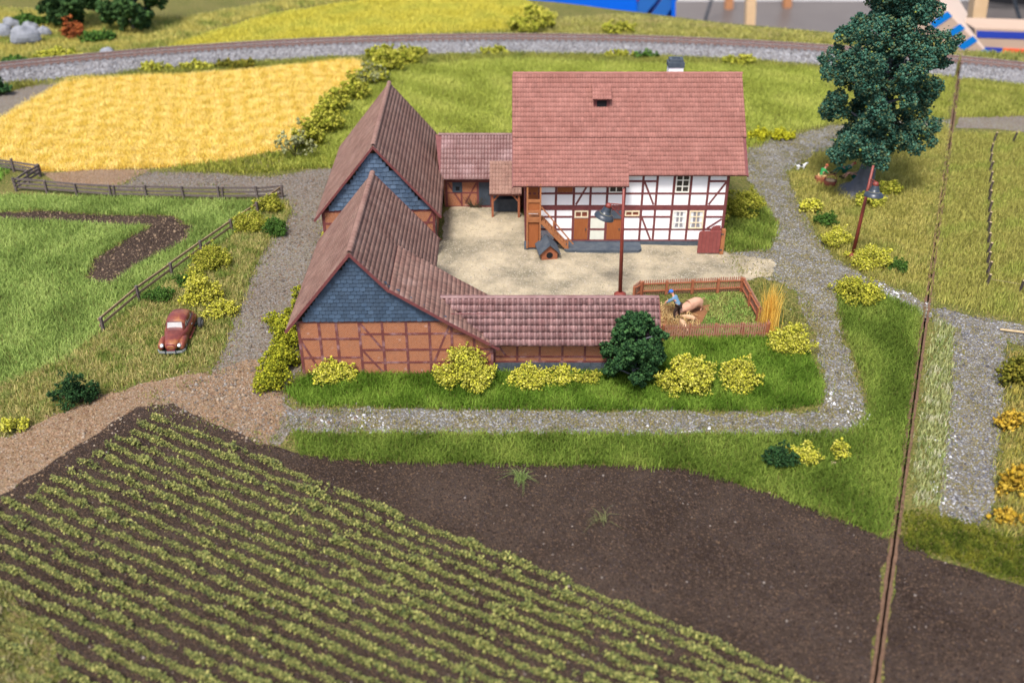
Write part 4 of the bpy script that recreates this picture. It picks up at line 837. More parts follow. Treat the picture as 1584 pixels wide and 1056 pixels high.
# one curved tile, 280 copies
k = 6; wt = wu; vs = []; fs = []
su = np.linspace(0, 1, k + 1)
prf = .075 * np.sin(np.pi * np.clip(su * 1.3, 0, 1)) ** .7
for (b, hz, use) in ((.03, -.02, 0), (-.03, .05, 1), (wv * 1.0, -.006, 1)):
    for i in range(k + 1): vs.append((su[i] * wt, b, hz + prf[i] * use))
for r_ in range(2):
    for i in range(k): q = r_ * (k + 1) + i; fs.append((q, q + 1, q + k + 2, q + k + 1))
tms = []
for t in range(5):
    g_ = (.85, .95, 1.02, 1.1, 1.22)[t]; me = bpy.data.meshes.new('roof_tile'); me.from_pydata(vs, [], fs); me.shade_smooth()
    ca = me.color_attributes.new('Col', 'FLOAT_COLOR', 'POINT'); ca.data.foreach_set('color', np.tile(np.array([g_, g_ * .98, g_ * .98, 1], np.float32), len(vs))); me.materials.append(M['roof_annex']); tms.append(me)
rot = Matrix((U, V, N)).transposed().to_euler(); o0 = ax.location
for r_ in range(nv):
    for c in range(nu):
        x = tx0 + c * wu; b = r_ * wv
        lim = -.95 - 2.55 * (b + wv * .5) / aL
        if x < lim - .15: continue
        o = link('roof_tile', random.choice(tms), rfa); o.location = Vector((x, aEY, aEZ)) + V * (b + random.uniform(-.015, .015)) + N * .004 - o0; o.rotation_euler = rot; o.rotation_euler.rotate_axis('Z', random.uniform(-.02, .02))
tile_row(rfa, (-3.5, aRY + .03, aRZ + .03), (tx1, aRY + .03, aRZ + .03), 28, .12, M['roof_annex'])
MB().bar(Vector((-.98, aEY, aEZ + .0)), Vector((-3.55, aRY, aRZ + .0)), .05, .12, (0, 0, 1)).build('bargeboard', M['verge'], ax)
MB().bar(Vector((tx1 + .02, aEY, aEZ - .03)), Vector((tx1 + .02, aRY, aRZ - .03)), .05, .12, (0, 0, 1)).build('bargeboard', M['verge'], ax)

# ================================================================== FAR BARN
FY0, FY1 = 54.5, 66.8
fb = thing('far_barn', (-8.15, 54.5, 0), 'steep roofed brick barn behind with a pale blue slate gable', 'barn', rz=R(1.9))
fa = (-8.12, 6.55)
MB().prism([(-11.5, FY0, 0), (-11.5, FY0, 2.5), (fa[0], FY0, 6.35), (-4.7, FY0, 2.5), (-4.7, FY0, 0)], (0, FY1 - FY0, 0)).build('wall', M['brick'], fb)
fr = FRONT(FY0)
timber_wall(fb, fr, [(s, 0, 2.5) for s in (-11.44, -10.1, -8.75, -7.4, -6.05, -4.77)], [(.06, -11.5, -4.7), (.9, -11.5, -4.7), (1.7, -11.5, -4.7), (2.5, -11.5, -4.7, .14)], [(-4.8, 2.4, -5.6, .95)], M['brick'], M['timber'], pw=.15)
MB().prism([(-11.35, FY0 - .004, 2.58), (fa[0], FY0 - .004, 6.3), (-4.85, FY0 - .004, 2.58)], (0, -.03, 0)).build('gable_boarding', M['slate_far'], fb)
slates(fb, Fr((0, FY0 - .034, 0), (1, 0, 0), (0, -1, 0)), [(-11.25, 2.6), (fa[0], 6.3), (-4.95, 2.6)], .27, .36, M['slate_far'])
barn_roof(fb, (fa[0], 6.68), (-11.95, 2.1), (-4.3, 2.2), FY0 - .3, FY1 + .25, M['roof_barn'], 21, 84)
g = Fr((-4.7, FY0, 0), (0, 1, 0), (1, 0, 0)); D_ = FY1 - FY0
timber_wall(fb, g, [(s, 0, 2.4) for s in np.linspace(.07, D_ - .07, 9)], [(.05, 0, D_), (1.0, 0, D_), (2.35, 0, D_)], (), M['brick'], M['timber'], skip=[(1.6, 4.7, 0, 2.3)])
plank_door(fb, g, 1.7, 4.6, .1, 2.2, M['wood_rust'], 10)
g = Fr((-11.5, FY1, 0), (0, -1, 0), (-1, 0, 0))
timber_wall(fb, g, [(s, 0, 2.4) for s in np.linspace(.07, D_ - .07, 9)], [(.05, 0, D_), (1.0, 0, D_), (2.35, 0, D_)], (), M['brick'], M['timber'])
# open door leaf of the far barn, swung out to the yard
lf_ = MB()
for i in range(5): lf_.bar((-4.62, 54.2 - i * .22, .08), (-4.62, 54.2 - i * .22, 2.0), .2, .05, (1, 0, 0))
lf_ = lf_.build('barn_door', M['stake'], fb)

# ================================================================== LINK WING with porch
lw = thing('link_wing', (-1.8, 60.9, 0), 'small brick stable with low tiled roof between far barn and farmhouse', 'stable')
LY = 60.9
MB().prism([(-4.55, LY, 0), (-4.55, LY, 2.35), (-4.55, 63.05, 4.1), (-4.55, 65.2, 2.35), (-4.55, 65.2, 0)], (5.35, 0, 0)).build('wall', M['brick'], lw)
fr = FRONT(LY)
S = [P(u, 300, LY)[0] for u in (691, 714, 739, 760)] + [.7]
timber_wall(lw, fr, [(s, 0, 2.3) for s in S], [(.06, -4.5, .78), (1.05, S[0], S[2]), (1.85, S[0], .7), (2.25, -4.5, .78)], [(S[0] + .1, 1.75, S[1] + .05, .15), (S[2] - .08, 1.75, S[1] + .25, .3)], M['brick'], M['timber'], pw=.13, rh=.11, skip=[(S[2], .8, 0, 1.85)])
plank_door(lw, fr, S[2] + .08, S[3] - .06, .14, 1.8, M['blue_door'], 5)
plank_door(lw, fr, S[3] + .08, .6, .14, 1.8, M['black'], 4, False)  # shade inside the porch, painted as a black boarded panel
vt = fr.box(MB(), P(700, 290, LY)[0], P(715, 290, LY)[0], 1.1, 1.8, 0, .09).build('vent_shutter', M['blue_door'], lw)
fr.box(MB(), P(705, 290, LY)[0], P(711, 290, LY)[0], 1.22, 1.5, .08, .095).build('vent_hole', M['black'], vt)
V = Vector((0, 63.05 - 60.35, 4.3 - 2.18)); l_ = V.length; V.normalize(); U = Vector((1, 0, 0)); p0 = Vector((-4.75, 60.35, 2.18))
q = slab(lw, 'roof', p0, U, V, 5.45, l_, M['verge']); tile_sheet(q, p0, U, V, 5.45, l_, 26, 9, M['roof_annex'], amp=.06, blotch=.35)
VB = Vector((0, -V.y, V.z)); slab(lw, 'roof', p0 + Vector((0, 5.4, 0)), U, VB, 5.45, l_, M['verge'])
tile_row(q, (-4.95, 63.06, 4.34), (.66, 63.06, 4.34), 14, .12, M['roof_annex'])
# left end of the roof laid on the barn roof
pp = [Vector((-4.75, 60.4, 2.25)), Vector((-4.75, 63.05, 4.33)), Vector((-5.15, 63.05, 4.33))]
MB().prism(pp, (0, 0, -.12)).build('roof_corner', M['roof_annex'] if False else M['verge'], lw)
# porch on posts
V = Vector((0, 61.35 - 58.95, 3.08 - 1.72)); l_ = V.length; V.normalize(); p0 = Vector((P(757, 300, 59.2)[0], 58.95, 1.72)); wd = .62 - p0.x
pr = slab(lw, 'porch_roof', p0, U, V, wd, l_, M['verge']); tile_sheet(pr, p0, U, V, wd, l_, 10, 8, M['roof_barn'], amp=.05)
for x in (p0.x + .2, .45):
    MB().box(x - .07, 59.15, 0, x + .07, 59.3, 1.72).build('porch_post', M['wood_rust'], lw)
MB().box(p0.x + .05, 59.14, 1.55, .6, 59.31, 1.7).build('porch_beam', M['wood_rust'], lw)
for x, s in ((p0.x + .2, 1), (.45, -1)): MB().bar((x, 59.22, 1.1), (x + s * .42, 59.22, 1.58), .09, .08, (0, 1, 0)).build('porch_brace', M['wood_rust'], lw)
mb = MB().box(p0.x + .1, 60.1, .02, .5, 60.8, .9).build('porch_bin', M['blue_door'], lw)
# bare climbing plant and stacked brush at the stable wall
q = G(728, 318); mb = MB()
for i in range(22): a = random.uniform(-.9, .9); mb.tube([(q.x + .3 + random.uniform(-.3, .5), LY - .18, 0), (q.x + .3 + a * .5, LY - .25, .3), (q.x + .3 + a, LY - .2, random.uniform(.3, .9))], [.025, .018, .008], 4)
o = mb.build('dry_brush', M['twig'], thing('brush_pile', (q.x + .3, LY - .2, 0), 'bare dark brush leaning on the small stable wall', 'brush'))

# ================================================================== KENNEL, GATE, LAMPS, FENCES
q = G(850, 402); kx_, ky = q.x, q.y
kn = thing('dog_kennel', (kx_, ky, 0), 'little orange dog kennel with grey roof at the foot of the stairs', 'kennel', rz=R(8))
MB().prism([(kx_ - .48, ky, 0), (kx_ + .48, ky, 0), (kx_ + .48, ky, .55), (kx_, ky, .98), (kx_ - .48, ky, .55)], (0, 1.3, 0)).build('wall', M['wood_rust'], kn)
for s in (-1, 1):
    a = Vector((kx_ + s * .66, ky - .14, .45)); v = Vector((-s * .66, 0, .62)); MB().prism([a, a + v, a + v + Vector((0, 1.6, 0)), a + Vector((0, 1.6, 0))], (0, 0, .06)).build('roof', M['stone'], kn)
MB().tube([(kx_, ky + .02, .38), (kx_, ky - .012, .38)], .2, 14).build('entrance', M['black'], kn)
gt = thing('yard_gate', (12.9, 53.9, 0), 'red brown wooden yard gate standing open at the house corner', 'gate')
p0, p1 = G(1078, 394), G(1112, 394)
mb = MB(); n = 5
yg = p0.y; zt = P(1090, 358, yg)[1]; xg0, xg1 = p0.x, P(1112, 394, yg)[0]
def arc_panel(x0, x1, y, z0, z1, r, th):
    pts = [(x0, z0), (x1, z0), (x1, z1)] + [(x0 + r - r * math.sin(t), z1 - r + r * math.cos(t)) for t in np.linspace(0, math.pi / 2, 5)]
    return MB().prism([(a, y, b) for a, b in pts], (0, th, 0))
gl = arc_panel(xg0, xg1, yg, .06, zt, .18, .08).build('gate_leaf', M['gate'], gt)
for i in range(1, 6): x = xg0 + (xg1 - xg0) * i / 6; MB().box(x - .012, yg - .006, .1, x + .012, yg, zt - .06).build('board_joint', M['verge'], gl)
gl2 = arc_panel(P(1098, 350, yg + .9)[0], P(1113, 350, yg + .9)[0], yg + .55, .06, zt + .12, .35, .08).build('gate_leaf', M['gate'], gt)
MB().box(xg1 + .02, yg - .05, 0, xg1 + .24, yg + .16, zt + .12).build('gate_post', M['wood_orange'], gt)
for z in (.25, zt - .2): MB().box(xg1 - .04, yg - .07, z, xg1 + .14, yg - .045, z + .07).build('hinge', M['lamp_black'], gt)

def street_lamp(base, top, shade_c, label, tiltv):
    b = Vector(base); t = Vector(top); c = Vector(shade_c)
    r = thing('street_lamp', b, label, 'street lamp', 'two rust red lamp posts')
    d = (t - b).normalized()
    MB().tube([b - Vector((0, 0, .05)), b + d * .16, b + d * .2, b + d * .3], [.34, .34, .26, .13], 16).build('foot', M['lamp_red'], r, True)
    MB().tube([b + d * .2, b + (t - b) * .55, t], [.115, .10, .07], 10).build('pole', M['lamp_red'], r, True)
    a = b + (t - b) * .86; a2 = b + (t - b) * .74; tv = Vector(tiltv).normalized()
    capt = c + tv * .62
    br = MB().tube([a, capt + tv * .05], .03, 6).build('bracket', M['lamp_red'], r)
    low = MB().tube([a2, a2 * .45 + capt * .55 + Vector((0, 0, .0)), capt - tv * .02], .022, 6).build('brace', M['lamp_red'], br)
    for i in range(3): s = .25 + .22 * i; MB().tube([a.lerp(capt, s), a2.lerp(capt, s + .12)], .016, 5).build('strut', M['lamp_red'], br)
    MB().tube([capt + tv * .06, capt, c + tv * .45], [.09, .15, .2], 12).build('shade_neck', M['lamp_red'], r, True)
    pf_ = [(.47, .21), (.28, .26), (.10, .30), (.06, .42), (-.02, .52), (-.18, .56)]
    sh = MB().tube([c + tv * q[0] for q in pf_], [q[1] for q in pf_], 20, False)
    sh.tube([c + tv * (q[0] - .02) for q in pf_[1:]], [q[1] - .03 for q in pf_[1:]], 20, False)
    sh = sh.build('lamp_shade', M['lamp_black'], r, True)
    MB().tube([c + tv * .10, c + tv * .055], [.325, .40], 20, False).build('shade_band', M['brass'], sh)
    MB().ball(c - tv * .12, .13).build('bulb', M['bulb'], r, True)
    return r
b = G(959, 458); tx, tz = P(965, 292, b.y); sx, sz = P(936, 332, b.y)
street_lamp(b, (tx, b.y, tz), (sx, b.y, sz), 'rust red lamp post in the farmyard with dark shade', (.32, 0, 1))
b = G(1318, 398); ty = b.y + .5; tx, tz = P(1351, 256, ty); sx, sz = P(1352, 299, ty - 1.0)
street_lamp(b, (tx, ty, tz), (sx, ty - 1.0, sz), 'leaning rust red lamp post in front of the big tree', (.05, .15, 1))

# picket fence round the pig pen
pc = [G(990, 456), G(1148, 450), G(1187, 522), G(1026, 526)]
pf = thing('picket_fence', pc[1], 'brown picket fence around the pig pen', 'fence')
pm = bpy.data.meshes.new('picket'); mb = MB(); mb.add([(-.035, -.018, .04), (.035, -.018, .04), (.035, -.018, .88), (0, -.018, .95), (-.035, -.018, .88), (-.035, .018, .04), (.035, .018, .04), (.035, .018, .88), (0, .018, .95), (-.035, .018, .88)], [(0, 1, 2, 3, 4), (9, 8, 7, 6, 5)] + [(i, 5 + i, 5 + (i + 1) % 5, (i + 1) % 5) for i in range(5)])
pm.from_pydata(mb.v, [], mb.f); pm.materials.append(M['picket'])
for i, (A, B) in enumerate(((pc[0], pc[1]), (pc[1], pc[2]), (pc[2], pc[3]), (G(978, 464), pc[0]))):
    d = (B - A); d.z = 0; L_ = d.length; d.normalize(); nrm = Vector((d.y, -d.x, 0)); cen = sum(pc, Vector()) / 4
    if nrm.dot(cen - A) < 0: nrm = -nrm                      # towards the inside
    n = int(L_ / .122); rz_ = math.atan2(d.y, d.x)
    for k in range(n):
        o = link('picket', pm, pf); o.location = A + d * (L_ * (k + .5) / n) - pf.location; o.rotation_euler = (random.uniform(-.012, .012), random.uniform(-.012, .012), rz_); o.scale = (1, 1, random.uniform(.98, 1.02))
    for z in (.25, .7): MB().bar(A + nrm * .05 + Vector((0, 0, z)), B + nrm * .05 + Vector((0, 0, z)), .08, .06).build('fence_rail', M['wood_rust'], pf)
    m_ = max(1, round(L_ / 1.5))
    for k in range(m_ + 1):
        p_ = A + d * (L_ * k / m_) + nrm * .1; MB().bar(p_, p_ + Vector((0, 0, .86)), .15, .12, nrm).build('fence_post', M['wood_rust'], pf)

def rail_fence(pts, label, h=.95, rails=(.3, .58, .86), mp='fence_dark', mr='fence_dark', lean=.04, dbl=()):
    pts = [G(*q) for q in pts]; r = thing('rail_fence', pts[0], label, 'rail fence', 'wooden rail fences round the left field')
    for i, q in enumerate(pts):
        t = Vector((random.uniform(-lean, lean), random.uniform(-lean, lean), 1)) * (h * random.uniform(.95, 1.1))
        MB().bar(q - Vector((0, 0, .1)), q + t, .13, .13, (.3, 1, 0)).build('fence_post', M[mp], r)
        if i in dbl: MB().bar(q + Vector((.22, .05, -.1)), q + t + Vector((.3, 0, -.05)), .12, .12, (.3, 1, 0)).build('fence_post', M[mp], r)
    for a, b in zip(pts, pts[1:]):
        d = (b - a).normalized(); nn = Vector((-d.y, d.x, 0)) * .09
        for z in rails:
            ja, jb = random.uniform(-.035, .035), random.uniform(-.035, .035)
            MB().bar(a - d * .12 + nn + Vector((0, 0, z + ja)), b + d * .12 + nn + Vector((0, 0, z + jb)), .06, .14, (0, 0, 1)).build('fence_rail', M[mr], r)
    return r
rail_fence([(161, 513), (216, 466), (267, 428), (313.5, 394), (360, 360), (400, 333), (437, 307)], 'long tan rail fence with two rails along the track', h=.9, rails=(.42, .78), mp='fence_dark', mr='fence_tan')
rail_fence([(26, 296), (73, 299), (120, 303), (173, 307), (228, 308), (285, 309), (340, 310), (399, 310), (437, 307)], 'dark three rail fence along the back of the left field', dbl=(3, 6))
rail_fence([(-50, 262), (-14, 262), (22, 266), (62, 273)], 'short dark fence at far left below the wheat', rails=(.25, .5, .75))
rail_fence([(62, 273), (45, 283), (26, 296)], 'two bay corner fence joining the dark rail fences')

# stakes with wire on the right meadow
sp_ = [(1536, 222), (1532, 238), (1530, 253), (1529, 268), (1530, 283), (1529, 300), (1528, 313), (1528, 330), (1527, 347), (1527, 362), (1527, 378), (1526, 394), (1526, 410), (1525, 426), (1525, 443)]
stp = [G(*q) for q in sp_]; ps = thing('stake_fence', stp[-1], 'row of fifteen dark wooden stakes crossing the right meadow', 'fence')
def stake(root, q, h=.85):
    t = q + Vector((random.uniform(.02, .14), random.uniform(-.05, .05), h * random.uniform(.9, 1.08)))
    s = MB().tube([q - Vector((0, 0, .1)), t], [.085, .075], 8).build('stake', M['stake'], root); MB().tube([t + Vector((0, 0, -.005)), t + Vector((0.003, 0, .02))], [.078, .07], 8).build('cut_end', M['stake_cut'], s)
for q in stp: stake(ps, q)
for z in (.45, .7):
    MB().tube([q + Vector((.05, 0, z)) for q in stp], .008, 4).build('wire', M['rail'], ps)
MB().tube([stp[-1] + Vector((.05, 0, .5)), G(1576, 452) + Vector((.05, 0, .5))], .008, 4).build('wire', M['rail'], ps)
for (u, v), lb in (((1576, 453), 'single dark stake standing apart at the lower right of the meadow'), ((1566, 221), 'single dark stake standing behind the long stake row')):
    q = G(u, v); r = thing('fence_stake', q, lb, 'stake'); stake(r, q)
a, b = G(1546, 513), G(1600, 520)
tag(MB().bar((a.x, a.y, .12), (b.x, b.y, .14), .09, .07).build('wooden_lath', M['stake_cut']), 'pale wooden lath lying across the stone path at right edge', 'lath')
# ================================================================== RAILWAY
def arc(a, r, z): return Vector((math.sin(a) * r, TY + math.cos(a) * r, z))
A0, A1 = -.62, .62
GA = math.atan2(44.8, 97.9 - TY)      # where the joint of the boards cuts the line
def ballast(a0, a1):
    n = int((a1 - a0) * TR / .5); prof = [(-2.9, -.1), (-2.45, .25), (-1.75, .95), (-1.5, 1.0), (1.5, 1.0), (1.8, .95), (2.6, .78)]
    vs, fs = [], []
    for i in range(n + 1):
        a = a0 + (a1 - a0) * i / n
        for r_, z in prof:
            w_ = .10 * noise.noise((a * 130, r_ * 2, 0)); vs.append(arc(a, TR + r_ + (w_ if z < .9 else 0), z + w_ * .4))
    k = len(prof)
    for i in range(n):
        for j in range(k - 1): q = i * k + j; fs.append((q, q + 1, q + k + 1, q + k))
    return MB().add(vs, fs)
for a0, a1, lb in ((A0, GA - .0018, 'grey ballast bed of the curved railway on the large board'), (GA + .0018, A1, 'grey ballast bed of the railway right of the joint')):
    o = ballast(a0, a1).build('ballast_bed', M['ballast']); tag(o, lb, 'ballast', kind='structure')
    n = int((a1 - a0) * TR * 6.2 * 26); aa = RNG.uniform(a0, a1, n); rr = RNG.uniform(-3.0, 2.0, n); zz = np.interp(rr, [-3.0, -2.45, -1.75, -1.5, 1.5, 2], [-.02, .25, .95, 1.0, 1.0, .9])
    pos = np.stack([np.sin(aa) * (TR + rr), TY + np.cos(aa) * (TR + rr), zz + .02], 1); v, f, k = crumbs(pos, .06)
    o = np_mesh('ballast_stones', v, f, M['grain'], col=np.repeat(pick([(.19, .19, .20), (.14, .135, .145), (.235, .235, .245), (.165, .15, .14)], n), k, axis=0)); tag(o, 'loose grey stones on the ballast ' + ('of the long curve' if a0 < 0 else 'right of the joint'), 'gravel', kind='stuff')
tr = thing('railway_track', arc(0, TR, 1.0), 'single curved railway line with rusty rails and brown sleepers', 'railway track')
smesh = MB().box(-.12, -1.25, -.04, .12, 1.25, .10); sme = bpy.data.meshes.new('sleeper'); sme.from_pydata(smesh.v, [], smesh.f); sme.materials.append(M['sleeper'])
va = np.arange(-.53, .53, .64 / TR)
for a in va: o = link('sleeper', sme, tr); o.location = arc(a, TR, 1.0) - tr.location; o.rotation_euler = (0, 0, -a + random.uniform(-.02, .02))
for s in (-1, 1):
    for a0, a1 in ((A0, GA - .0008), (GA + .0008, A1)):
        n = max(8, int((a1 - a0) * 60)); vs = []; fs = []
        pr = [(-.08, .10), (-.03, .13), (-.02, .24), (-.05, .26), (-.05, .31), (.05, .31), (.05, .26), (.02, .24), (.03, .13), (.08, .10)]
        for i in range(n + 1):
            for r_, z in pr: vs.append(arc(a0 + (a1 - a0) * i / n, TR + s * .72 + r_, 1.0 + z))
        for i in range(n):
            for j in range(9): q = i * 10 + j; fs.append((q, q + 1, q + 11, q + 10))
        o = MB().add(vs, fs).build('rail', M['rail'], tr); o.data.materials.append(M['railtop'])
        for i, p_ in enumerate(o.data.polygons):
            if i % 9 == 4: p_.material_index = 1

# ================================================================== BUSHES AND TREES
YEL = [(.50, .48, .05), (.41, .40, .04), (.57, .53, .10), (.29, .30, .04)]
OLV = [(.27, .28, .03), (.35, .34, .04), (.18, .20, .02), (.40, .38, .06)]
DRK = [(.02, .055, .018), (.03, .08, .025), (.045, .10, .03), (.014, .035, .014)]
GRN = [(.05, .11, .015), (.08, .16, .03), (.035, .08, .015)]
OCH = [(.36, .23, .02), (.44, .30, .04), (.28, .17, .02)]
MOS = [(.12, .12, .015), (.18, .16, .02), (.08, .085, .012)]
GRYOL = [(.24, .25, .11), (.18, .19, .08), (.30, .31, .15)]
def crown_pts(blobs, n, shell=.45):
    """points in a cloud of lumps, mostly near their skins"""
    b = np.array(blobs); vol = b[:, 3] ** 2; j = RNG.choice(len(b), n, p=vol / vol.sum())
    d = RNG.normal(size=(n, 3)); d /= np.linalg.norm(d, axis=1)[:, None]
    k = b[j, 3] * (1 - shell * RNG.random(n) ** 1.5) * np.exp(RNG.normal(0, .10, n) + .18 * np.sin(d[:, 0] * 5 + j) * np.cos(d[:, 2] * 6 + 2 * j))
    return b[j, :3] + d * k[:, None], j
def bush(u, v, wpx, hpx, cols, label, group=None, name='bush', n=None, depth=None, airy=0, cat='bush', size=None):
    """u, v: foot of the bush in the photograph; wpx, hpx: its width and height there"""
    q = G(u, v); m_ = mpp(q); w_, h_ = wpx * m_ * 1.1, hpx * m_ * 1.14; dp = depth or min(w_ * .8, h_ * 1.2 + .6)
    q = q + Vector((0, dp * .32, 0))
    r = thing(name, q, label, cat, group)
    nb = max(8, int(13 * max(1, w_ / 1.6))); bl = []
    for _ in range(nb):
        a = random.uniform(0, 6.283); rr = random.random() ** .6
        x, y = math.cos(a) * rr * w_ * .40, math.sin(a) * rr * dp * .40; br = random.uniform(.11, .22) * min(w_, h_ * 1.5, 2.4) * (1 - airy * .3)
        z = br * .6 + random.random() * max(0, h_ * .78 * (1 - .6 * rr) - br * .6); bl.append((q.x + x, q.y + y, q.z + z, br))
    for _ in range(int(nb * 2.2)):                       # small sprays that break the outline
        a = random.uniform(0, 6.283); k_ = random.choice(bl[:nb]); dd = Vector((random.gauss(0, 1), random.gauss(0, 1), abs(random.gauss(0, .8)))).normalized() * k_[3] * random.uniform(1.0, 1.45)
        bl.append((k_[0] + dd.x, k_[1] + dd.y, k_[2] + dd.z, k_[3] * random.uniform(.18, .42)))
    area = sum(b_[3] ** 2 for b_ in bl); sz = size or (.045 if q.y < 60 else .075); n = n or int(min(9000, 5.5 * area / (sz * sz) * .36 * (1 - airy * .5)))
    p_, j = crown_pts(bl, n, .6); p_ = p_[p_[:, 2] > q.z - .02]; n = len(p_)
    v_, f_, k = crumbs(p_, sz); c = pick(cols, n, None, .16)
    np_mesh('foliage', v_, f_, M['leafy'], parent=r, col=np.repeat(c, k, axis=0))
    mb = MB()
    for b_ in bl[:6]: mb.tube([(q.x + random.uniform(-.08, .08), q.y, q.z - .05), ((q.x + b_[0]) / 2, (q.y + b_[1]) / 2, q.z + (b_[2] - q.z) * .6), b_[:3]], [.045, .03, .012], 5)
    mb.build('stem', M['twig'], r)
    return r
gA = 'yellow bushes along the barn and annex'
bush(512, 596, 84, 36, YEL, 'low wide yellow bush at the left foot of the near barn wall', gA)
bush(718, 608, 108, 70, YEL, 'large round yellow bush at the right end of the near barn wall', gA)
bush(824, 604, 74, 34, YEL, 'low yellow bush left in the hedge under the annex plinth', gA)
bush(876, 600, 66, 30, YEL, 'flat yellow bush in the middle of the hedge under the annex', gA)
bush(914, 598, 34, 30, OLV, 'olive end tuft of the annex hedge touching the dark tree', gA)
bush(1062, 614, 92, 66, YEL, 'upright yellow bush right of the dark green tree', gA)
bush(1148, 608, 66, 46, YEL, 'small yellow bush alone on the lawn below the pig pen', gA)
bush(1228, 548, 68, 48, YEL, 'yellow bush beside the golden reeds at the path bend', gA)
bush(1243, 722, 48, 40, YEL, 'small yellow bush touching the dark shrub on the verge')
bush(1299, 714, 36, 44, YEL, 'narrow upright yellow bush alone at the verge near the path bend')
bush(1207, 732, 50, 66, DRK, 'dark green upright shrub on the verge beside a yellow bush', name='shrub')
gB = 'olive bushes along the left wall of the near barn'
for (u, v, a, h), lb in zip(((424, 608, 62, 48), (432, 580, 60, 54), (441, 547, 56, 52), (436, 517, 50, 38), (456, 490, 30, 30), (462, 462, 22, 22)), ('lowest and widest olive bush at the corner of the near barn', 'second olive bush up from the near barn corner', 'tall olive bush halfway along the left barn wall', 'olive bush bulging over the gravel track left of the barn', 'small olive bush under the left eave of the barn', 'topmost tiny yellow tuft by the left barn eave')):
    bush(u, v, a, h, [(.30, .31, .02), (.22, .24, .02), (.38, .37, .03), (.14, .16, .015)], lb, gB)
bush(504, 372, 18, 32, YEL, 'slim yellow bush squeezed between the two barns')
gC = 'bushes along the tan rail fence'
bush(306, 478, 64, 50, YEL, 'big bright yellow bush behind the rusty car', gC)
bush(338, 496, 50, 32, YEL, 'yellow bush to the right of the rusty car', gC)
bush(326, 420, 58, 38, OLV, 'olive yellow bush at the middle of the tan fence', gC)
bush(300, 440, 40, 26, OLV, 'low olive bush under the tan fence above the big yellow one', gC)
bush(388, 362, 50, 34, OLV, 'long low olive bush at the upper part of the tan fence', gC)
bush(418, 334, 44, 32, OLV, 'olive bush at the top corner where the fences meet', gC)
bush(240, 470, 44, 28, GRN, 'green bush under the lower part of the tan fence', gC)
bush(284, 448, 34, 24, GRN, 'small green bush under the tan fence middle', gC)
bush(424, 366, 40, 26, GRN, 'green tuft between track and fence near the top corner', gC)
bush(112, 634, 62, 48, DRK, 'dark green bush at the edge of the rust brown path', name='shrub')
bush(18, 672, 42, 30, YEL, 'yellow bush at the left edge beside the rust path')
gD = 'bushes on the olive meadow near the big tree'
bush(1256, 330, 38, 26, YEL, 'small yellow bush at the path left of the big tree', gD)
bush(1296, 386, 48, 36, YEL, 'yellow bush left of the leaning lamp post', gD)
bush(1280, 352, 40, 22, GRN, 'flat green bush between two yellow ones by the path', gD)
bush(1350, 420, 60, 36, YEL, 'yellow bush right at the foot of the leaning lamp', gD)
bush(1392, 424, 36, 22, GRN, 'small green bush right of the leaning lamp', gD)
bush(1330, 474, 78, 40, OLV + YEL[:2], 'wide yellow green bush at the top of the verge below the path', gD)
bush(1376, 306, 34, 30, OLV, 'olive bush at the right foot of the big tree', gD)
bush(1345, 322, 56, 22, OLV, 'low olive tuft under the tree roots', gD)
bush(1150, 340, 62, 66, OLV, 'big olive bush at the right end of the farmhouse', n=4200)
bush(1118, 350, 20, 30, YEL, 'little yellow plant behind the open yard gate')
bush(1192, 218, 84, 18, [(.42, .40, .02), (.33, .33, .02)], 'long flat yellow bush at the meadow edge behind the farmhouse')
gE = 'hedge between the wheat and the meadow'
for (u, v, a, h, c), lb in zip(((455, 250, 70, 78, GRYOL), (476, 236, 50, 56, OLV), (500, 210, 64, 62, OLV), (520, 182, 58, 52, OLV), (546, 158, 56, 48, OLV), (572, 134, 56, 44, GRYOL + OLV), (600, 116, 58, 42, OLV), (630, 102, 48, 32, OLV), (578, 128, 18, 24, DRK)), ('airy grey green bush at the lower end of the wheat hedge', 'olive bush second from the lower end of the wheat hedge', 'big olive bush third from the lower end of the hedge', 'olive bush in the lower middle of the wheat hedge', 'olive bush in the upper middle of the wheat hedge', 'greyish bush third from the upper end of the hedge', 'olive bush second from the upper end of the hedge', 'uppermost olive bush of the wheat hedge near the railway', 'dark green little shrub inside the wheat hedge')):
    bush(u, v, a, h, c, lb, gE, airy=1 if c is GRYOL else 0, size=.11)
gF = 'bushes along the railway bank'
for (u, v, a, h, c), lb in zip(((238, 112, 60, 14, OLV), (300, 110, 60, 14, OLV), (362, 108, 64, 16, MOS), (590, 94, 50, 22, OLV), (640, 90, 46, 16, OLV), (762, 86, 50, 14, OLV), (1148, 102, 62, 16, OLV), (1000, 92, 50, 12, GRN), (960, 90, 60, 12, OLV), (826, 52, 88, 40, OLV), (955, 54, 56, 22, OLV), (420, 78, 30, 10, GRN), (20, 100, 54, 18, GRN), (90, 92, 90, 22, OLV), (150, 92, 40, 18, GRN), (0, 150, 30, 34, DRK)), ('flat olive bush on the bank above the left part of the wheat', 'olive bush on the bank above the middle of the wheat', 'brown olive bush on the bank above the right part of the wheat', 'olive bush on the bank at the top end of the hedge', 'small olive bush on the bank right of the hedge top', 'small olive bush on the bank behind the farmhouse ridge left end', 'wide olive bush on the bank behind the right roof end', 'low green bush on the bank behind the chimney', 'low olive bush on the bank left of the chimney', 'big olive bush beyond the railway below the blue crate', 'round olive bush beyond the railway near the board edge', 'tiny dark bush at the far ballast edge', 'green bush beyond the railway at the far left', 'long olive bush beyond the railway below the rocks', 'green bush beyond the railway below the red shrub', 'dark green bush at the left edge below the railway')):
    bush(u, v, a, h, c, lb, gF, size=.13)
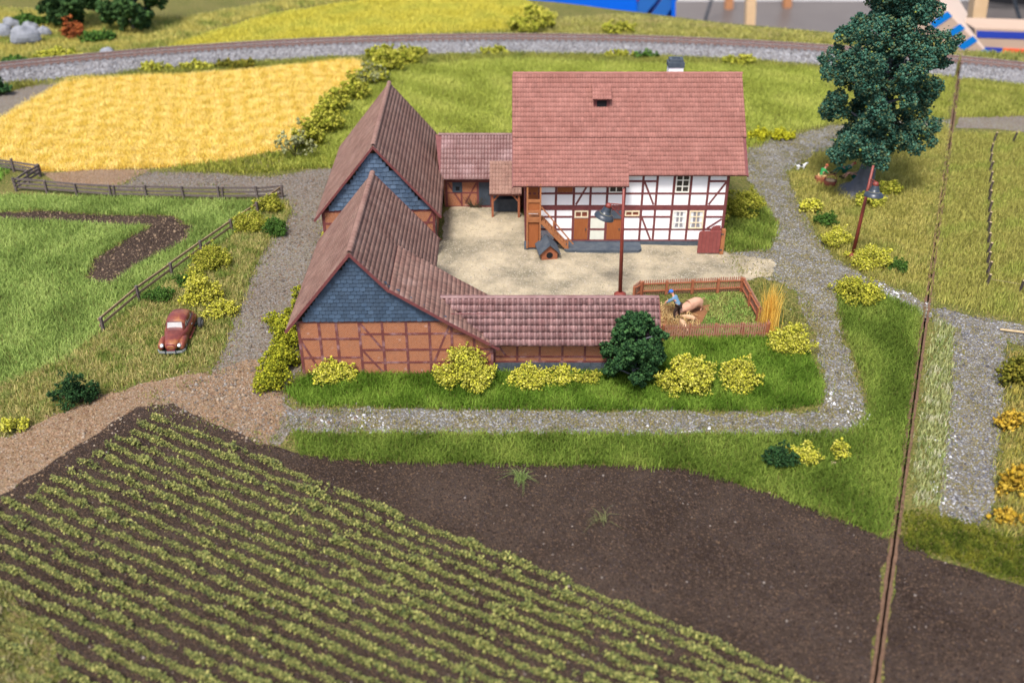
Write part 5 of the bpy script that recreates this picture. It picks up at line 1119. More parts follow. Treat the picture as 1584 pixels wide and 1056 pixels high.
bush(1572, 600, 50, 52, MOS, 'dark moss green bush at the right edge beside the stone path', size=.09)
bush(1567, 668, 46, 40, OCH, 'small ochre yellow bush at the right edge', size=.085)
bush(1568, 770, 62, 56, OCH, 'large ochre yellow bush low at the right edge', size=.085)
bush(1560, 812, 40, 30, OCH, 'ochre tuft at the lower end of the right path', size=.085)
bush(112, 62, 36, 38, [(.26, .07, .02), (.32, .10, .03), (.18, .05, .02)], 'rust red shrub in front of the two dark trees', name='shrub', size=.13)
bush(40, 44, 60, 22, GRN, 'green undergrowth behind the pale rocks', size=.14)
bush(150, 68, 60, 20, GRN, 'green undergrowth between the rust shrub and the dark trees', size=.14)

def limb(mb, a, b, r0, r1, k=4, wob=.12):
    a, b = Vector(a), Vector(b); pts = [a.lerp(b, i / k) + Vector((random.uniform(-1, 1), random.uniform(-1, 1), 0)) * wob * (b - a).length * (0 if i in (0, k) else .35) for i in range(k + 1)]
    mb.tube(pts, [r0 + (r1 - r0) * i / k for i in range(k + 1)], 8)
def tree(q, label, hb, h, rad, cols, ncl, n, sz, name='tree', trunk_r=.3, prof=None, flare=0, specks=0, grp=None):
    q = Vector(q); r = thing(name, q, label, 'tree', grp); bl = []; mb = MB()
    prof = prof or (lambda t: math.sin(math.pi * min(1, t * .9 + .1)) ** .55)
    if flare: mb.tube([q + Vector((0, 0, -.1)), q + Vector((0, 0, .12)), q + Vector((0, 0, .35)), q + Vector((0, 0, 1.0)), q + Vector((.1, 0, 2.2)), q + Vector((.1, 0, hb + h * .55))], [trunk_r * 5.2, trunk_r * 4.2, trunk_r * 2.6, trunk_r * 1.5, trunk_r * 1.15, trunk_r * .35], 14)
    else: mb.tube([q + Vector((0, 0, -.1)), q + Vector((.03, 0, hb)), q + Vector((0, .05, hb + h * .6))], [trunk_r, trunk_r * .8, trunk_r * .3], 10)
    for i in range(ncl):
        t = (i + random.random()) / ncl; R_ = rad * prof(t); a = i * 2.4 + random.uniform(-.5, .5); rr = R_ * (random.uniform(.55, .88) if i % 3 else random.uniform(.1, .6))
        br = rad * random.uniform(.12, .24); c = (q.x + math.cos(a) * rr, q.y + math.sin(a) * rr, q.z + hb + h * t); bl.append((*c, br))
        if i % 2 == 0: limb(mb, (q.x, q.y, c[2] - rr * .5 if c[2] - rr * .5 > q.z + hb * .7 else q.z + hb * .8), c, trunk_r * .3, .03)
        for _ in range(6):
            d = Vector((random.gauss(0, 1), random.gauss(0, 1), random.gauss(-.2, .8))).normalized() * br * random.uniform(.85, 1.4); bl.append((c[0] + d.x, c[1] + d.y, c[2] + d.z, br * random.uniform(.22, .5)))
    mb.build('trunk', M['bark'], r, True)
    p_, j = crown_pts(bl, n, .35); c = pick(cols, n, None, .2)
    if specks: k_ = RNG.random(n) < specks; c[k_] = (.22, .25, .05)
    v_, f_, k = crumbs(p_, sz); np_mesh('crown', v_, f_, M['leafy'], parent=r, col=np.repeat(c, k, axis=0)); return r
q = G(1326, 300)
tree(q + Vector((.45, .3, 0)), 'tall dark blue green tree with grey trunk at upper right', 3.25, 13.4, 3.9, [(.032, .10, .068), (.05, .135, .09), (.08, .17, .115), (.022, .068, .048), (.10, .13, .06)], 105, 100000, .068, 'broadleaf_tree', .42, lambda t: (.72 + .36 * math.sin(math.pi * min(1, t * 1.5))) * (1 if t < .5 else 1 - (t - .5) * .9), flare=1, specks=.012)
q = G(982, 606)
tree(q + Vector((0, .9, 0)), 'round dark green tree standing before the end of the annex', .5, 3.0, 1.78, [(.022, .062, .02), (.035, .085, .028), (.05, .115, .035), (.013, .038, .014)], 44, 13500, .062, 'round_tree', .16)
for (u, v, a, h_, lb) in ((112, 40, 3.6, 7, 'left one of two dark green trees at the upper left'), (208, 46, 4.2, 7.5, 'right one of two dark green trees at the upper left')):
    tree(G(u, v), lb, .8, h_, a, [(.035, .075, .022), (.055, .11, .03), (.025, .055, .018)], 34, 6500, .19, 'round_tree', .3, grp='pair of dark trees at the upper left')
for (u, v, s_, lb) in ((42, 68, 1.5, 'largest pale grey rock left of the rust shrub'), (48, 50, .9, 'small grey rock behind the largest one'), (22, 44, .9, 'grey rock at upper left under the straw field'), (4, 56, 1.1, 'grey rock cut by the left edge'), (68, 56, .8, 'grey rock right of the largest rock'), (166, 84, .9, 'small grey stone at the railway bank')):
    q = G(u, v); bm = bmesh.new(); bmesh.ops.create_icosphere(bm, subdivisions=3, radius=s_)
    for vv in bm.verts: k_ = 1 + .35 * noise.noise(vv.co * (1.1 / s_) + Vector((u, v, 0))) + .1 * noise.noise(vv.co * (3.5 / s_)); vv.co = Vector((vv.co.x * k_, vv.co.y * k_ * .8, max(vv.co.z * k_ * .95, -.2)))
    me = bpy.data.meshes.new('rock'); bm.to_mesh(me); bm.free(); o = link('rock', me, None, M['rock']); o.location = q + Vector((0, 0, s_ * .3)); tag(o, lb, 'rock', 'grey rocks at the upper left')

# ================================================================== PEOPLE AND ANIMALS (one continuous body each)
def skin(name, pts, edges, m_, parent, sub=2):
    """pts {key: (x, y, z, rx[, ry])}; edges of keys; first key is the root"""
    bm = bmesh.new(); ly = bm.verts.layers.skin.verify(); vm = {}; o0 = root_loc(parent) if parent else Vector()
    for i, (k, q) in enumerate(pts.items()):
        v = bm.verts.new(Vector(q[:3]) - o0); v[ly].radius = (q[3], q[4] if len(q) > 4 else q[3]); v[ly].use_root = i == 0; vm[k] = v
    for a, b in edges: bm.edges.new((vm[a], vm[b]))
    me = bpy.data.meshes.new(name); bm.to_mesh(me); bm.free()
    tmp = bpy.data.objects.new('tmp', me); COL.objects.link(tmp); s = tmp.modifiers.new('s', 'SKIN'); s.use_smooth_shade = True
    u = tmp.modifiers.new('u', 'SUBSURF'); u.levels = u.render_levels = sub
    dg = bpy.context.evaluated_depsgraph_get(); ev = tmp.evaluated_get(dg); nm = bpy.data.meshes.new_from_object(ev); bpy.data.objects.remove(tmp); nm.name = name
    nm.shade_smooth(); return link(name, nm, parent, m_)
def chain(*k): return [(a, b) for a, b in zip(k, k[1:])]
def person(base, yaw, label, J, shirt, trousers, hair, cap=None, bare_legs=False, short_sleeve=False):
    """J: joints in the figure's own frame, x to its right, y forwards, z up"""
    c, s = math.cos(yaw), math.sin(yaw); b = Vector(base)
    T = lambda q: (b.x + q[0] * c - q[1] * s, b.y + q[0] * s + q[1] * c, b.z + q[2])
    r = thing('person', b, label, 'person')
    def pt(k, rad, rad2=None): return (*T(J[k]), rad, rad2 or rad)
    V_ = {k: Vector(q) for k, q in J.items()}
    P_ = {'pelvis': pt('pelvis', .13, .11), 'belly': (*T(V_['pelvis'].lerp(V_['chest'], .5)), .125, .105), 'chest': pt('chest', .16, .12), 'neck': pt('neck', .055), 'head0': (*T(V_['neck'].lerp(V_['head'], .55)), .07, .08), 'head': pt('head', .10, .11), 'crown': (*T(V_['head'] + (V_['head'] - V_['neck']).normalized() * .10), .07)}
    E_ = chain('pelvis', 'belly', 'chest', 'neck', 'head0', 'head', 'crown')
    fwd = Vector(J.get('look', (0, 1, 0))).normalized()
    for sd in ('l', 'r'):
        for k, rd in (('sh', .07), ('el', .05), ('wr', .034), ('hip', .10), ('kn', .065), ('an', .042)): P_[k + sd] = pt(k + sd, rd)
        toe = V_['an' + sd] + Vector((0, .16, -.05)); P_['toe' + sd] = (*T(toe), .035)
        E_ += chain('chest', 'sh' + sd, 'el' + sd, 'wr' + sd) + chain('pelvis', 'hip' + sd, 'kn' + sd, 'an' + sd, 'toe' + sd)
        d = (V_['wr' + sd] - V_['el' + sd]).normalized(); w_ = V_['wr' + sd]; side = d.cross(Vector((0, 0, 1))); side = side.normalized() if side.length > .1 else Vector((1, 0, 0)); dn = d.cross(side)
        P_['pa' + sd] = (*T(w_ + d * .06), .034, .02); E_.append(('wr' + sd, 'pa' + sd))
        for i in range(4):
            L_ = (.075, .085, .08, .06)[i]; o_ = side * (i - 1.5) * .019; a_ = w_ + d * .085 + o_; b_ = a_ + d * L_ * .5 + dn * .012; c_ = b_ + d * L_ * .35 + dn * .035
            for n_, q in (('a', a_), ('b', b_), ('c', c_)): P_[f'f{i}{n_}{sd}'] = (*T(q), .0085)
            E_ += chain('pa' + sd, f'f{i}a{sd}', f'f{i}b{sd}', f'f{i}c{sd}')
        t0 = w_ + d * .04 - side * .035; t1 = t0 + d * .03 - side * .02 + dn * .02
        P_['t0' + sd] = (*T(t0), .011); P_['t1' + sd] = (*T(t1), .009); E_ += chain('pa' + sd, 't0' + sd, 't1' + sd)
    skin('body', P_, E_, M['skin'], r, 1)
    g = 1.16; 
    S_ = {k: (*P_[k][:3], P_[k][3] * g, (P_[k][4] if len(P_[k]) > 4 else P_[k][3]) * g) for k in ('belly', 'pelvis', 'chest', 'shl', 'ell', 'shr', 'elr')}
    S_['belly'] = (*P_['belly'][:3], .168, .15); S_['pelvis'] = (*P_['pelvis'][:3], .15, .135)
    nk = V_['chest'].lerp(V_['neck'], .72); S_['nk'] = (*T(nk), .075)
    Es = chain('belly', 'chest', 'nk') + chain('belly', 'pelvis') + chain('chest', 'shl', 'ell') + chain('chest', 'shr', 'elr')
    if not short_sleeve:
        for sd in 'lr': S_['wr' + sd] = (*P_['wr' + sd][:3], .044); Es.append(('el' + sd, 'wr' + sd))
    skin('shirt', S_, Es, shirt, r, 1)
    g = 1.2; ks = ['pelvis', 'hipl', 'knl', 'hipr', 'knr'] + ([] if bare_legs else ['anl', 'anr'])
    Q_ = {k: (*P_[k][:3], P_[k][3] * g) for k in ks}; Et = chain('pelvis', 'hipl', 'knl') + chain('pelvis', 'hipr', 'knr')
    if bare_legs:
        for sd in 'lr': q = V_['hip' + sd].lerp(V_['kn' + sd], .6); Q_['kn' + sd] = (*T(q), .085)
    else: Et += [('knl', 'anl'), ('knr', 'anr')]
    skin('trousers', Q_, Et, trousers, r, 1)
    hd = Vector(T(V_['head'])); up = (V_['head'] - V_['neck']).normalized(); rot = Matrix.Rotation(yaw, 3, 'Z'); upw = rot @ up; fw = rot @ fwd; fw = (fw - upw * fw.dot(upw)).normalized(); sd_ = fw.cross(upw)
    if cap: MB().ball(hd + upw * .06, .135, 10, 6, (1, 1, .75)).add([hd + fw * .1 + sd_ * .1 + upw * .06, hd + fw * .24 + sd_ * .07 + upw * .04, hd + fw * .24 - sd_ * .07 + upw * .04, hd + fw * .1 - sd_ * .1 + upw * .06], [(0, 1, 2, 3)]).build('cap', cap, r, True)
    else: MB().ball(hd + upw * .05 - fw * .035, .13, 10, 6, (1, 1, .95)).build('hair', hair, r, True)
    mb = MB()
    for sg in (-1, 1): mb.ball(hd + fw * .108 + sd_ * sg * .04 + upw * .01, .016, 6, 4)
    fc = mb.build('eye', M['black'], r); MB().ball(hd + fw * .125 - upw * .015, .022, 6, 4).build('nose', M['skin'], r); MB().ball(hd + fw * .112 - upw * .055, .02, 6, 4, (1.5, 1, .5)).build('mouth', M['basket'], r)
    mb = MB()
    for sg in (-1, 1): mb.ball(hd + sd_ * sg * .108, .026, 6, 4)
    mb.build('ear', M['skin'], r); mb = MB()
    for sd in 'lr':
        a_ = Vector(P_['an' + sd][:3]); t_ = Vector(P_['toe' + sd][:3]); mb.tube([a_ + Vector((0, 0, .02)), a_.lerp(t_, .3) - Vector((0, 0, .03)), t_, t_ + (t_ - a_) * .3], [.055, .062, .055, .03], 8)
    mb.build('shoe', M['black'], r, True); return r
# farmer bending over the straw in the pig pen, head to the upper left
J = dict(pelvis=(0, -.08, .90), chest=(0, .20, 1.26), neck=(0, .32, 1.45), head=(0, .40, 1.56), look=(0, 1, -.4), shl=(-.19, .22, 1.30), shr=(.19, .22, 1.30), ell=(-.22, .42, 1.08), elr=(.22, .42, 1.06), wrl=(-.10, .60, .92), wrr=(.10, .62, .94), hipl=(-.10, -.06, .86), hipr=(.10, -.06, .86), knl=(-.15, .10, .48), knr=(.16, -.02, .48), anl=(-.16, .02, .08), anr=(.18, -.16, .08))
q = G(1046, 494); person(q, R(60), 'farmer in blue shirt and blue cap bending over the straw in the pig pen', J, M['shirt_blue'], M['dark_cloth'], M['twig'], cap=M['cap_blue'])
# child in a light green shirt on a low box under the tree
J = dict(pelvis=(0, 0, .50), chest=(0, .14, .88), neck=(0, .26, 1.07), head=(0, .36, 1.18), look=(0, 1, -.3), shl=(-.18, .16, .94), shr=(.18, .16, .94), ell=(-.22, .38, .76), elr=(.22, .36, .74), wrl=(-.12, .58, .70), wrr=(.12, .56, .68), hipl=(-.09, .02, .48), hipr=(.09, .02, .48), knl=(-.12, .42, .50), knr=(.12, .42, .46), anl=(-.12, .46, .08), anr=(.13, .38, .08))
q = G(1268, 282); pA = person(q, R(-72), 'person in bright green shirt and beige trousers sitting by the basket left of the tree', J, M['green_cloth'], M['beige_cloth'], M['hair_orange'])
MB().box(q.x - .32, q.y - .3, 0, q.x + .28, q.y + .3, .38).build('seat_box', M['wood_rust'], thing('wooden_box', q, 'low brown wooden box under the sitting person left of the tree', 'box'))
J = dict(pelvis=(0, 0, .24), chest=(0, -.32, .48), neck=(0, -.48, .62), head=(0, -.58, .74), look=(0, 1, .3), shl=(-.19, -.34, .52), shr=(.19, -.34, .52), ell=(-.24, -.12, .40), elr=(.26, -.14, .42), wrl=(-.12, .10, .42), wrr=(.12, .08, .44), hipl=(-.1, .04, .22), hipr=(.1, .04, .22), knl=(-.14, .40, .52), knr=(.14, .44, .42), anl=(-.15, .70, .10), anr=(.16, .84, .08))
q = G(1318, 284) + Vector((.1, 0, .35)); person(q, R(78), 'person in dark green shirt with bare legs leaning against the tree foot', J, M['dkgreen_cloth'], M['dkgreen_cloth'], M['hair_orange'], bare_legs=True, short_sleeve=True)
q = G(1306, 274) + Vector((0, .1, .25)); person(q, R(95), 'person in dark green lying behind the bare legged one under the tree', J, M['dkgreen_cloth'], M['dkgreen_cloth'], M['hair_orange'], bare_legs=False)
q = G(1283, 288)
q = q + Vector((0, 0, 0)); bk = thing('basket', q, 'reddish brown basket on the meadow between the people', 'basket')
MB().tube([q, q + Vector((0, 0, .05)), q + Vector((0, 0, .44)), q + Vector((0, 0, .44)), q + Vector((0, 0, .3))], [.36, .38, .46, .40, .38], 14).build('basket_body', M['basket'], bk, True)
MB().tube([q + Vector((math.cos(t) * .44, 0, .48 + math.sin(t) * .4)) for t in np.linspace(0, math.pi, 9)], .03, 6).build('handle', M['basket'], bk)
MB().tube([q + Vector((0, 0, .2)), q + Vector((0, 0, .42)), q + Vector((0, 0, .46))], [.38, .40, .3], 12).build('contents', M['fence_tan'], bk, True)

def pig(base, yaw, L_, label, m_, grp=None, root_down=.0):
    b = Vector(base); c, s = math.cos(yaw), math.sin(yaw); k = L_ / 1.7
    T = lambda x, y, z: (b.x + (x * c - y * s) * k, b.y + (x * s + y * c) * k, b.z + z * k)
    r = thing('pig' if L_ > 1 else 'piglet', b, label, 'pig' if L_ > 1 else 'piglet', grp)
    P_ = {'mid': (*T(0, 0, .58), .29 * k, .31 * k), 'rump': (*T(-.55, 0, .62), .27 * k, .28 * k), 'tailend': (*T(-.76, 0, .62), .16 * k), 'sh': (*T(.48, 0, .56), .25 * k, .28 * k), 'nk': (*T(.74, 0, .52 - root_down * .5), .18 * k), 'hd': (*T(.95, 0, .44 - root_down), .15 * k), 'sn': (*T(1.18, 0, .34 - root_down * 1.1), .08 * k), 'sn2': (*T(1.24, 0, .32 - root_down * 1.1), .075 * k)}
    E_ = chain('mid', 'rump', 'tailend') + chain('mid', 'sh', 'nk', 'hd', 'sn', 'sn2')
    for n_, x, y, hock in (('fl', .5, .16, 0), ('fr', .46, -.16, 0), ('bl', -.55, .16, 1), ('br', -.5, -.16, 1)):
        P_[n_ + '1'] = (*T(x, y, .38), .11 * k); P_[n_ + '2'] = (*T(x + (-.07 if hock else .02), y, .2), .06 * k); P_[n_ + '3'] = (*T(x, y, .03), .05 * k); E_ += chain('rump' if hock else 'sh', n_ + '1', n_ + '2', n_ + '3')
    skin('body', P_, E_, m_, r, 2)
    hd = Vector(T(.92, 0, .56 - root_down))
    for sg in (-1, 1):
        a = Vector(T(.84, sg * .08, .57 - root_down)); MB().add([a, Vector(T(.96, sg * .2, .56 - root_down)), Vector(T(1.06, sg * .15, .50 - root_down)), Vector(T(.88, sg * .12, .62 - root_down))], [(0, 1, 3), (3, 1, 2), (0, 2, 1), (0, 3, 2)]).build('ear', m_, r)
        MB().ball(T(1.03, sg * .105, .48 - root_down), .018 * k, 6, 4).build('eye', M['black'], r)
    MB().tube([T(-.8, 0, .68), T(-.88, .03, .72), T(-.9, -.03, .66), T(-.95, .02, .66)], .018 * k, 6).build('tail', m_, r, True); return r
pig(G(1069, 484) + Vector((0, .0, .02)), R(214), 1.65, 'large pink sow rooting in the straw in the pen', M['pig'], root_down=.12)
pig(G(1066, 498) + Vector((0, 0, .06)), R(150), .75, 'pale piglet lying closest to the sow', M['piglet'], 'piglets in the straw')
pig(G(1056, 510) + Vector((0, 0, .1)), R(285), .85, 'pale piglet lowest in the pen facing the front fence', M['piglet'], 'piglets in the straw')
def dog(base, yaw, label):
    b = Vector(base); c, s = math.cos(yaw), math.sin(yaw); T = lambda x, y, z: (b.x + x * c - y * s, b.y + x * s + y * c, b.z + z)
    r = thing('dog', b, label, 'dog')
    P_ = {'ch': (*T(.28, 0, .46), .15, .18), 'bel': (*T(-.05, 0, .48), .12, .13), 'rp': (*T(-.34, 0, .5), .13), 'nk': (*T(.46, 0, .64), .09), 'hd': (*T(.56, 0, .76), .10), 'mz': (*T(.74, 0, .70), .05), 'ta': (*T(-.48, 0, .56), .04), 'tb': (*T(-.66, 0, .76), .025)}
    E_ = chain('ch', 'bel', 'rp', 'ta', 'tb') + chain('ch', 'nk', 'hd', 'mz')
    for n_, x, y, h_ in (('a', .3, .09, 0), ('b', .28, -.09, 0), ('c', -.34, .09, 1), ('d', -.32, -.09, 1)):
        P_[n_ + '1'] = (*T(x + (.05 if h_ else 0), y, .3), .06); P_[n_ + '2'] = (*T(x - (.07 if h_ else 0), y, .17), .035); P_[n_ + '3'] = (*T(x, y, .02), .035); E_ += chain('rp' if h_ else 'ch', n_ + '1', n_ + '2', n_ + '3')
    skin('body', P_, E_, M['white'], r, 2)
    MB().ball(T(-.02, 0, .55), .17, 10, 6, (1.5, .85, .62)).build('black_patch', M['black'], r, True)
    for sg in (-1, 1): MB().add([T(.5, sg * .06, .84), T(.56, sg * .11, .83), T(.53, sg * .1, .95), T(.5, sg * .11, .83)], [(0, 1, 2), (1, 3, 2), (3, 0, 2)]).build('ear', M['black'], r)
    return r
dog(G(1238, 264), R(12), 'small white and black dog on the gravel path edge').scale = (.75, .75, .75)

# ================================================================== RUSTY CAR
def car(base, yaw):
    r = thing('old_car', base, 'rusty red brown rounded old saloon car parked in the rough grass', 'car'); b = Vector(base); c, s = math.cos(yaw), math.sin(yaw)
    T = lambda x, y, z: Vector((b.x + x * c - y * s, b.y + x * s + y * c, b.z + z))     # x forwards
    def loft(secs, nm, m_, n=16, lab=None):
        """secs: (x, half width, z low, z high, squareness)"""
        vs, fs = [], []
        for x, w_, z0, z1, e in secs:
            for k in range(n):
                t = 2 * math.pi * k / n; cc, ss = math.cos(t), math.sin(t); vs.append(T(x, math.copysign(abs(cc) ** e, cc) * w_, (z0 + z1) / 2 + math.copysign(abs(ss) ** e, ss) * (z1 - z0) / 2))
        for i in range(len(secs) - 1):
            for k in range(n): fs.append((i * n + k, i * n + (k + 1) % n, (i + 1) * n + (k + 1) % n, (i + 1) * n + k))
        fs += [tuple(range(n)), tuple(range((len(secs) - 1) * n, len(secs) * n))]
        return MB().add(vs, fs).build(nm, m_, r, True, label=lab)
    body = loft([(-2.08, .25, .45, .62, .8), (-2.0, .52, .38, .82, .75), (-1.7, .66, .30, 1.02, .7), (-1.2, .72, .28, 1.1, .6), (-.3, .74, .28, 1.06, .55), (.45, .72, .28, 1.0, .55), (1.0, .58, .30, .98, .65), (1.6, .44, .32, .92, .7), (1.95, .34, .36, .82, .75), (2.06, .2, .45, .7, .8)], 'body', M['rust_car'])
    loft([(-1.95, .2, .7, .85, .8), (-1.7, .44, .75, 1.12, .8), (-1.2, .58, .8, 1.42, .75), (-.6, .62, .8, 1.55, .7), (-.1, .61, .8, 1.55, .65), (.25, .58, .8, 1.46, .6), (.5, .55, .8, 1.2, .6), (.72, .5, .8, .98, .6)], 'cabin', M['rust_car'])
    for y in (-1, 1):
        vs = [(q[0], q[1]) for q in ((1.98, .22), (1.85, .30), (1.4, .34), (.9, .30), (.3, .16))]
        for (xa, nm) in ((0, 'front_fender'), (1, 'rear_fender')):
            secs = [(1.98, .08, .42, .62), (1.88, .17, .34, .78), (1.5, .21, .34, .88), (1.1, .20, .34, .86), (.7, .13, .32, .68), (.2, .05, .3, .42)] if xa == 0 else [(-.75, .06, .3, .5), (-1.0, .15, .32, .78), (-1.35, .18, .32, .86), (-1.75, .15, .34, .74), (-2.0, .06, .38, .55)]
            vv, ff = [], []; n = 12
            for x, w_, z0, z1 in secs:
                for k in range(n): t = 2 * math.pi * k / n; vv.append(T(x, y * .60 + math.cos(t) * w_, (z0 + z1) / 2 + math.sin(t) * (z1 - z0) / 2))
            for i in range(len(secs) - 1):
                for k in range(n): ff.append((i * n + k, i * n + (k + 1) % n, (i + 1) * n + (k + 1) % n, (i + 1) * n + k))
            ff += [tuple(range(n)), tuple(range((len(secs) - 1) * n, len(secs) * n))]; MB().add(vv, ff).build('fender', M['rust_car'], r, True)
        MB().tube([T(1.86, y * .50, .70), T(1.99, y * .50, .69)], [.105, .115], 14).build('headlight_rim', M['chrome'], r, True)
        MB().ball(T(1.97, y * .50, .69), .1, 12, 8).build('headlight', M['headlight'], r, True)
        # side windows, set into the curved flank
        for x0, x1 in ((-.95, -.52), (-.42, .10), (.18, .42)):
            zt = lambda x: 1.40 - max(0, (-x - .55)) * .32 - max(0, x - .05) * .55
            def wy(z): return .612 - .50 * max(0, z - 1.1) ** 1.6
            q = []
            for z_ in (0, .5, 1):
                for x in (x0, x1): zz = 1.08 + (zt(x) - 1.08) * z_; q.append(T(x, y * (wy(zz) + .012 - .02 * (abs(x + .35))), zz))
            MB().add(q, [(0, 1, 3, 2), (2, 3, 5, 4)]).build('side_window', M['car_glass'], r)
        MB().bar(T(-.8, y * .755, .34), T(.6, y * .755, .34), .12, .05).build('running_board', M['rust_car'], r)
        MB().bar(T(-.47, y * .752, .42), T(-.47, y * .735, 1.0), .02, .02, T(0, y, 0) - b).build('door_seam', M['grille'], r)
        MB().bar(T(-.38, y * .775, .86), T(-.22, y * .775, .86), .03, .03).build('door_handle', M['chrome'], r)
        for x in (1.3, -1.35):
            cy = y * .62; ty_ = MB().tube([T(x, cy - .09, .31), T(x, cy - .07, .31), T(x, cy + .07, .31), T(x, cy + .09, .31)], [.27, .31, .31, .27], 18).build('wheel', M['tyre'], r, True)
            MB().tube([T(x, cy + y * .08, .31), T(x, cy + y * .1, .31)], [.18, .15], 14).build('rim', M['rim'], ty_)
    # windscreen lies on the sloping front of the cabin
    ws = [T(.53, -.47, 1.03), T(.53, .47, 1.03), T(.36, .44, 1.40), T(.36, -.44, 1.40)]; d = T(.10, 0, .05) - b
    MB().prism([q + d * .45 for q in ws], d * .2).build('windscreen', M['car_glass'], r)
    for a_, b_ in ((0, 1), (1, 2), (2, 3), (3, 0)): MB().bar(ws[a_] + d * .68, ws[b_] + d * .68, .045, .03).build('windscreen_frame', M['rust_car'], r)
    for i in range(5): z = .42 + i * .085; w_ = .22 + .02 * (2 - abs(i - 2)); MB().bar(T(2.02 + .02 - .012 * i, -w_, z), T(2.02 + .02 - .012 * i, w_, z), .045, .06).build('grille_bar', M['grille'], r)
    bp = MB(); pts = [T(1.85, -.80, .34), T(2.08, -.66, .34), T(2.14, -.3, .34), T(2.15, 0, .34), T(2.14, .3, .34), T(2.08, .66, .34), T(1.85, .80, .34)]
    for a_, b_ in zip(pts, pts[1:]): bp.bar(a_, b_, .05, .13)
    bp = bp.build('bumper', M['chrome'], r)
    for y in (-.3, .3): MB().bar(T(2.17, y, .22), T(2.17, y, .48), .05, .05, (1, 0, 0)).build('overrider', M['lamp_black'], bp)
    return r
qf, qr = G(266, 551), G(291, 496)
d = qf - qr; car((qf + qr) / 2 + Vector((.05, -.15, .05)), math.atan2(d.y, d.x)).scale = (.86, .86, .86)
q = G(312, 508); sw = thing('spare_wheel', q, 'loose grey wheel leaning in the grass beside the rusty car', 'wheel')
MB().tube([q + Vector((-.09, 0, .33)), q + Vector((-.07, 0, .33)), q + Vector((.07, .02, .35)), q + Vector((.09, .02, .35))], [.25, .31, .31, .25], 16).build('tyre', M['tyre'], sw, True)
MB().tube([q + Vector((.08, .02, .35)), q + Vector((.11, .02, .35))], [.19, .15], 12).build('rim', M['rim'], sw, True)

# ================================================================== THE HALL BEHIND THE LAYOUT
FZ = -75.0
M['hall'] = mat('hall floor', (.085, .075, .072), (.10, .09, .085), .05, .4, spec=.15)
M['hall_wall'] = mat('pale cloth', (.62, .60, .60), (.52, .51, .53), .02, .9)
M['crate_blue'] = mat('bright blue plastic', (.0, .11, .62), (.0, .10, .56), .1, .4, spec=.4)
M['crate_dark'] = mat('deep blue plastic', (.005, .03, .16), (.004, .025, .14), .1, .5)
M['crate_mid'] = mat('mid blue plastic', (.02, .12, .40), (.02, .11, .36), .1, .5)
M['red_bag'] = mat('red cloth', (.55, .05, .05), (.4, .03, .04), .3, .6)
M['pine'] = mat('pale pine lath', (.62, .43, .25), (.55, .37, .2), .3, .6)
M['pine_dark'] = mat('brown lath', (.42, .20, .09), (.34, .15, .07), .3, .6)
M['card'] = mat('cardboard', (.46, .34, .25), (.42, .30, .22), .1, .8)
M['card_light'] = mat('pale cardboard', (.66, .54, .46), (.6, .48, .40), .1, .8)
M['ink_blue'] = mat('light blue print', (.0, .16, .50), (.0, .15, .46), .3, .6)
M['ink_navy'] = mat('navy print', (.02, .05, .34), (.02, .04, .30), .3, .6)
M['orange'] = mat('orange plastic', (.75, .12, .04), (.7, .10, .035), .3, .5)
tag(MB().box(-500, 100, FZ - 1, 500, 900, FZ).build('hall_floor', M['hall']), 'dull grey brown hall floor far below the layout', 'floor', kind='structure')
tag(MB().box(-500, 489, FZ + .01, 500, 491, 40).build('hall_wall', M['hall_wall']), 'pale wall cloth at the far side of the hall', 'wall', kind='structure')
def up(u, v, Y): x, z = P(u, v, Y); return Vector((x, Y, z))
# blue crate behind the board edge
Yc = 150; bc = thing('storage_crate', up(900, 60, Yc), 'bright blue plastic crate behind the layout edge', 'crate')
def slabq(pts, Y, dpt): return MB().prism([up(u, v, Y) for u, v in pts], (0, dpt, 0))
slabq([(776, -40), (985, -40), (985, 60), (776, 60)], Yc, 14).build('front_panel', M['crate_blue'], bc)
slabq([(985, -40), (1044, -40), (1044, 60), (985, 60)], Yc + 8, 5).build('recess_panel', M['crate_dark'], bc)
for a, b_ in (((975, 34), (1014, -14)), ((1003, 44), (1050, -22))): MB().bar(up(*a, Yc + 1), up(*b_, Yc + 1), 1.9, 1.2, (0, 1, 0)).build('strut', M['crate_mid'], bc)
slabq([(1039, -40), (1045, -40), (1045, 60), (1039, 60)], Yc, 8).build('side_post', M['crate_blue'], bc)
mb = MB(); c_ = up(1001, 5, Yc + 5)
for i in range(6): mb.ball(c_ + Vector((random.uniform(-1.2, 1.2), random.uniform(-.5, .5), random.uniform(-1.4, 1.4))), random.uniform(.9, 1.5), 8, 6)
tag(mb.build('red_bag', M['red_bag'], None, True), 'crumpled red cloth inside the blue crate opening', 'bag')
def pole(a, b_, Ya, Yb, wpx, m_, label):
    p0, p1 = up(*a, Ya), up(*b_, Yb); w_ = wpx * mpp(p0); o = MB().bar(p0, p1, w_, w_, (0, 1, 0)).build('wooden_pole', M[m_]); tag(o, label, 'pole', 'wooden legs in the hall behind the layout')
def leg_on_floor(u0, v0, u1, wpx, m_, label):
    a, b_ = (u0 - 792) / FPX, (v0 - 528) / FPX; t = (CAM_H - FZ) / (SP + b_ * CP); Y = (CP - b_ * SP) * t; p0 = Vector((a * t, Y, FZ)); p1 = up(u1, -70, Y); w_ = wpx * mpp(p0)
    tag(MB().bar(p0, p1, w_, w_, (0, 1, 0)).build('wooden_pole', M[m_]), label, 'pole', 'wooden legs in the hall behind the layout')
leg_on_floor(1127, 14, 1131, 12, 'pine_dark', 'left brown table leg far behind the layout')
leg_on_floor(1217, 12, 1222, 12, 'pine_dark', 'right brown table leg far behind, left of the big tree')
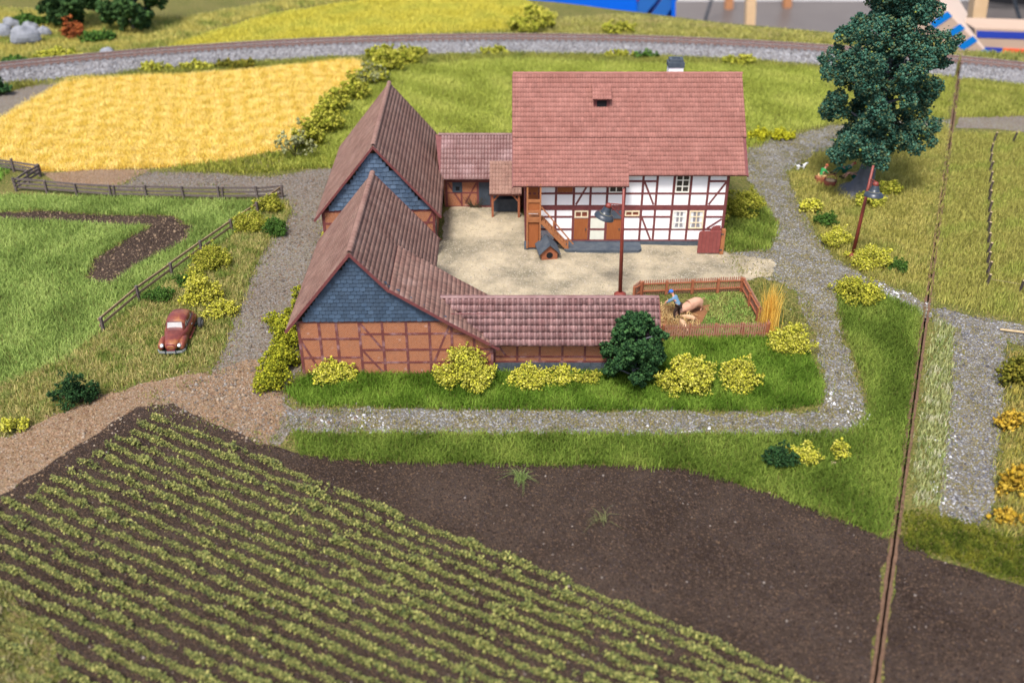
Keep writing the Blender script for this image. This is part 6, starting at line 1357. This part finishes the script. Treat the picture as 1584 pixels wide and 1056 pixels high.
pole((1156, 120), (1164, -70), 190, 190, 14, 'pine', 'thick pale wooden leg between the two brown ones')
leg_on_floor(1090, 34, 1122, 4, 'lamp_black', 'thin dark slanting rod left of the brown legs')
pole((1498, 110), (1523, -60), 150, 150, 20, 'pine', 'pale wooden leg behind the blue striped carton')
pole((1586, 60), (1560, -30), 190, 190, 4, 'lamp_black', 'thin dark slanting rod at the upper right corner')
# carton with light blue bars, tilted
Yk = 118; ct = thing('striped_carton', up(1470, 60, Yk), 'tilted cardboard carton printed with light blue bars behind the big tree', 'carton')
slabq([(1412, -10), (1457, 11), (1528, 84), (1535, 104), (1470, 104), (1395, 60)], Yk, 3).build('carton_face', M['card'], ct)
slabq([(1446, -20), (1475, -14), (1497, 22), (1492, 34), (1532, 86), (1528, 88), (1457, 10)], Yk + .6, 4).build('carton_flap', M['card_light'], ct)
for k in range(4):
    a = Vector((1446 + k * 19.6, 33 + k * 19)); b_ = a + Vector((20, -15)); w2 = Vector((7.5, 7.5))
    if k == 0: a += Vector((-4, 3))
    slabq([(a.x - 3, a.y), (b_.x, b_.y), (b_.x + w2.x, b_.y + w2.y), (a.x - 3 + w2.x, a.y + w2.y)], Yk - .06, .05).build('printed_bar', M['ink_blue'], ct)
Yb = 126; bx = thing('flat_carton', up(1560, 70, Yb), 'flat cardboard box with a navy stripe at the far right behind the rails', 'carton')
slabq([(1508, 44), (1640, 48), (1640, 110), (1508, 110)], Yb, 6).build('box_side', M['card'], bx)
slabq([(1511, 48), (1640, 52), (1640, 63), (1511, 58.5)], Yb - .06, .05).build('printed_stripe', M['ink_navy'], bx)
slabq([(1522, 73), (1551, 74.5), (1551, 110), (1522, 110)], Yb - .06, .05).build('printed_stripe', M['ink_navy'], bx)
slabq([(1552, 75), (1640, 79), (1640, 110), (1552, 110)], Yb - .12, .1).build('orange_band', M['orange'], bx)
q0 = G(40, 0); tag(MB().box(q0.x - 8, q0.y + 4, -1, q0.x + 3, q0.y + 9, up(40, -20, q0.y + 4).z).build('orange_box', M['orange']), 'orange box at the upper left corner behind the straw field', 'box')
a = up(1526, 6, 480); tag(MB().prism([up(1516, -60, 470), up(1640, -60, 470), up(1640, 9, 470), up(1560, 8, 470), up(1530, 4, 470), up(1518, -2, 470)], (0, 6, 0)).build('dark_curtain', M['black']), 'black cloth hanging in the hall at the upper right corner', 'curtain')
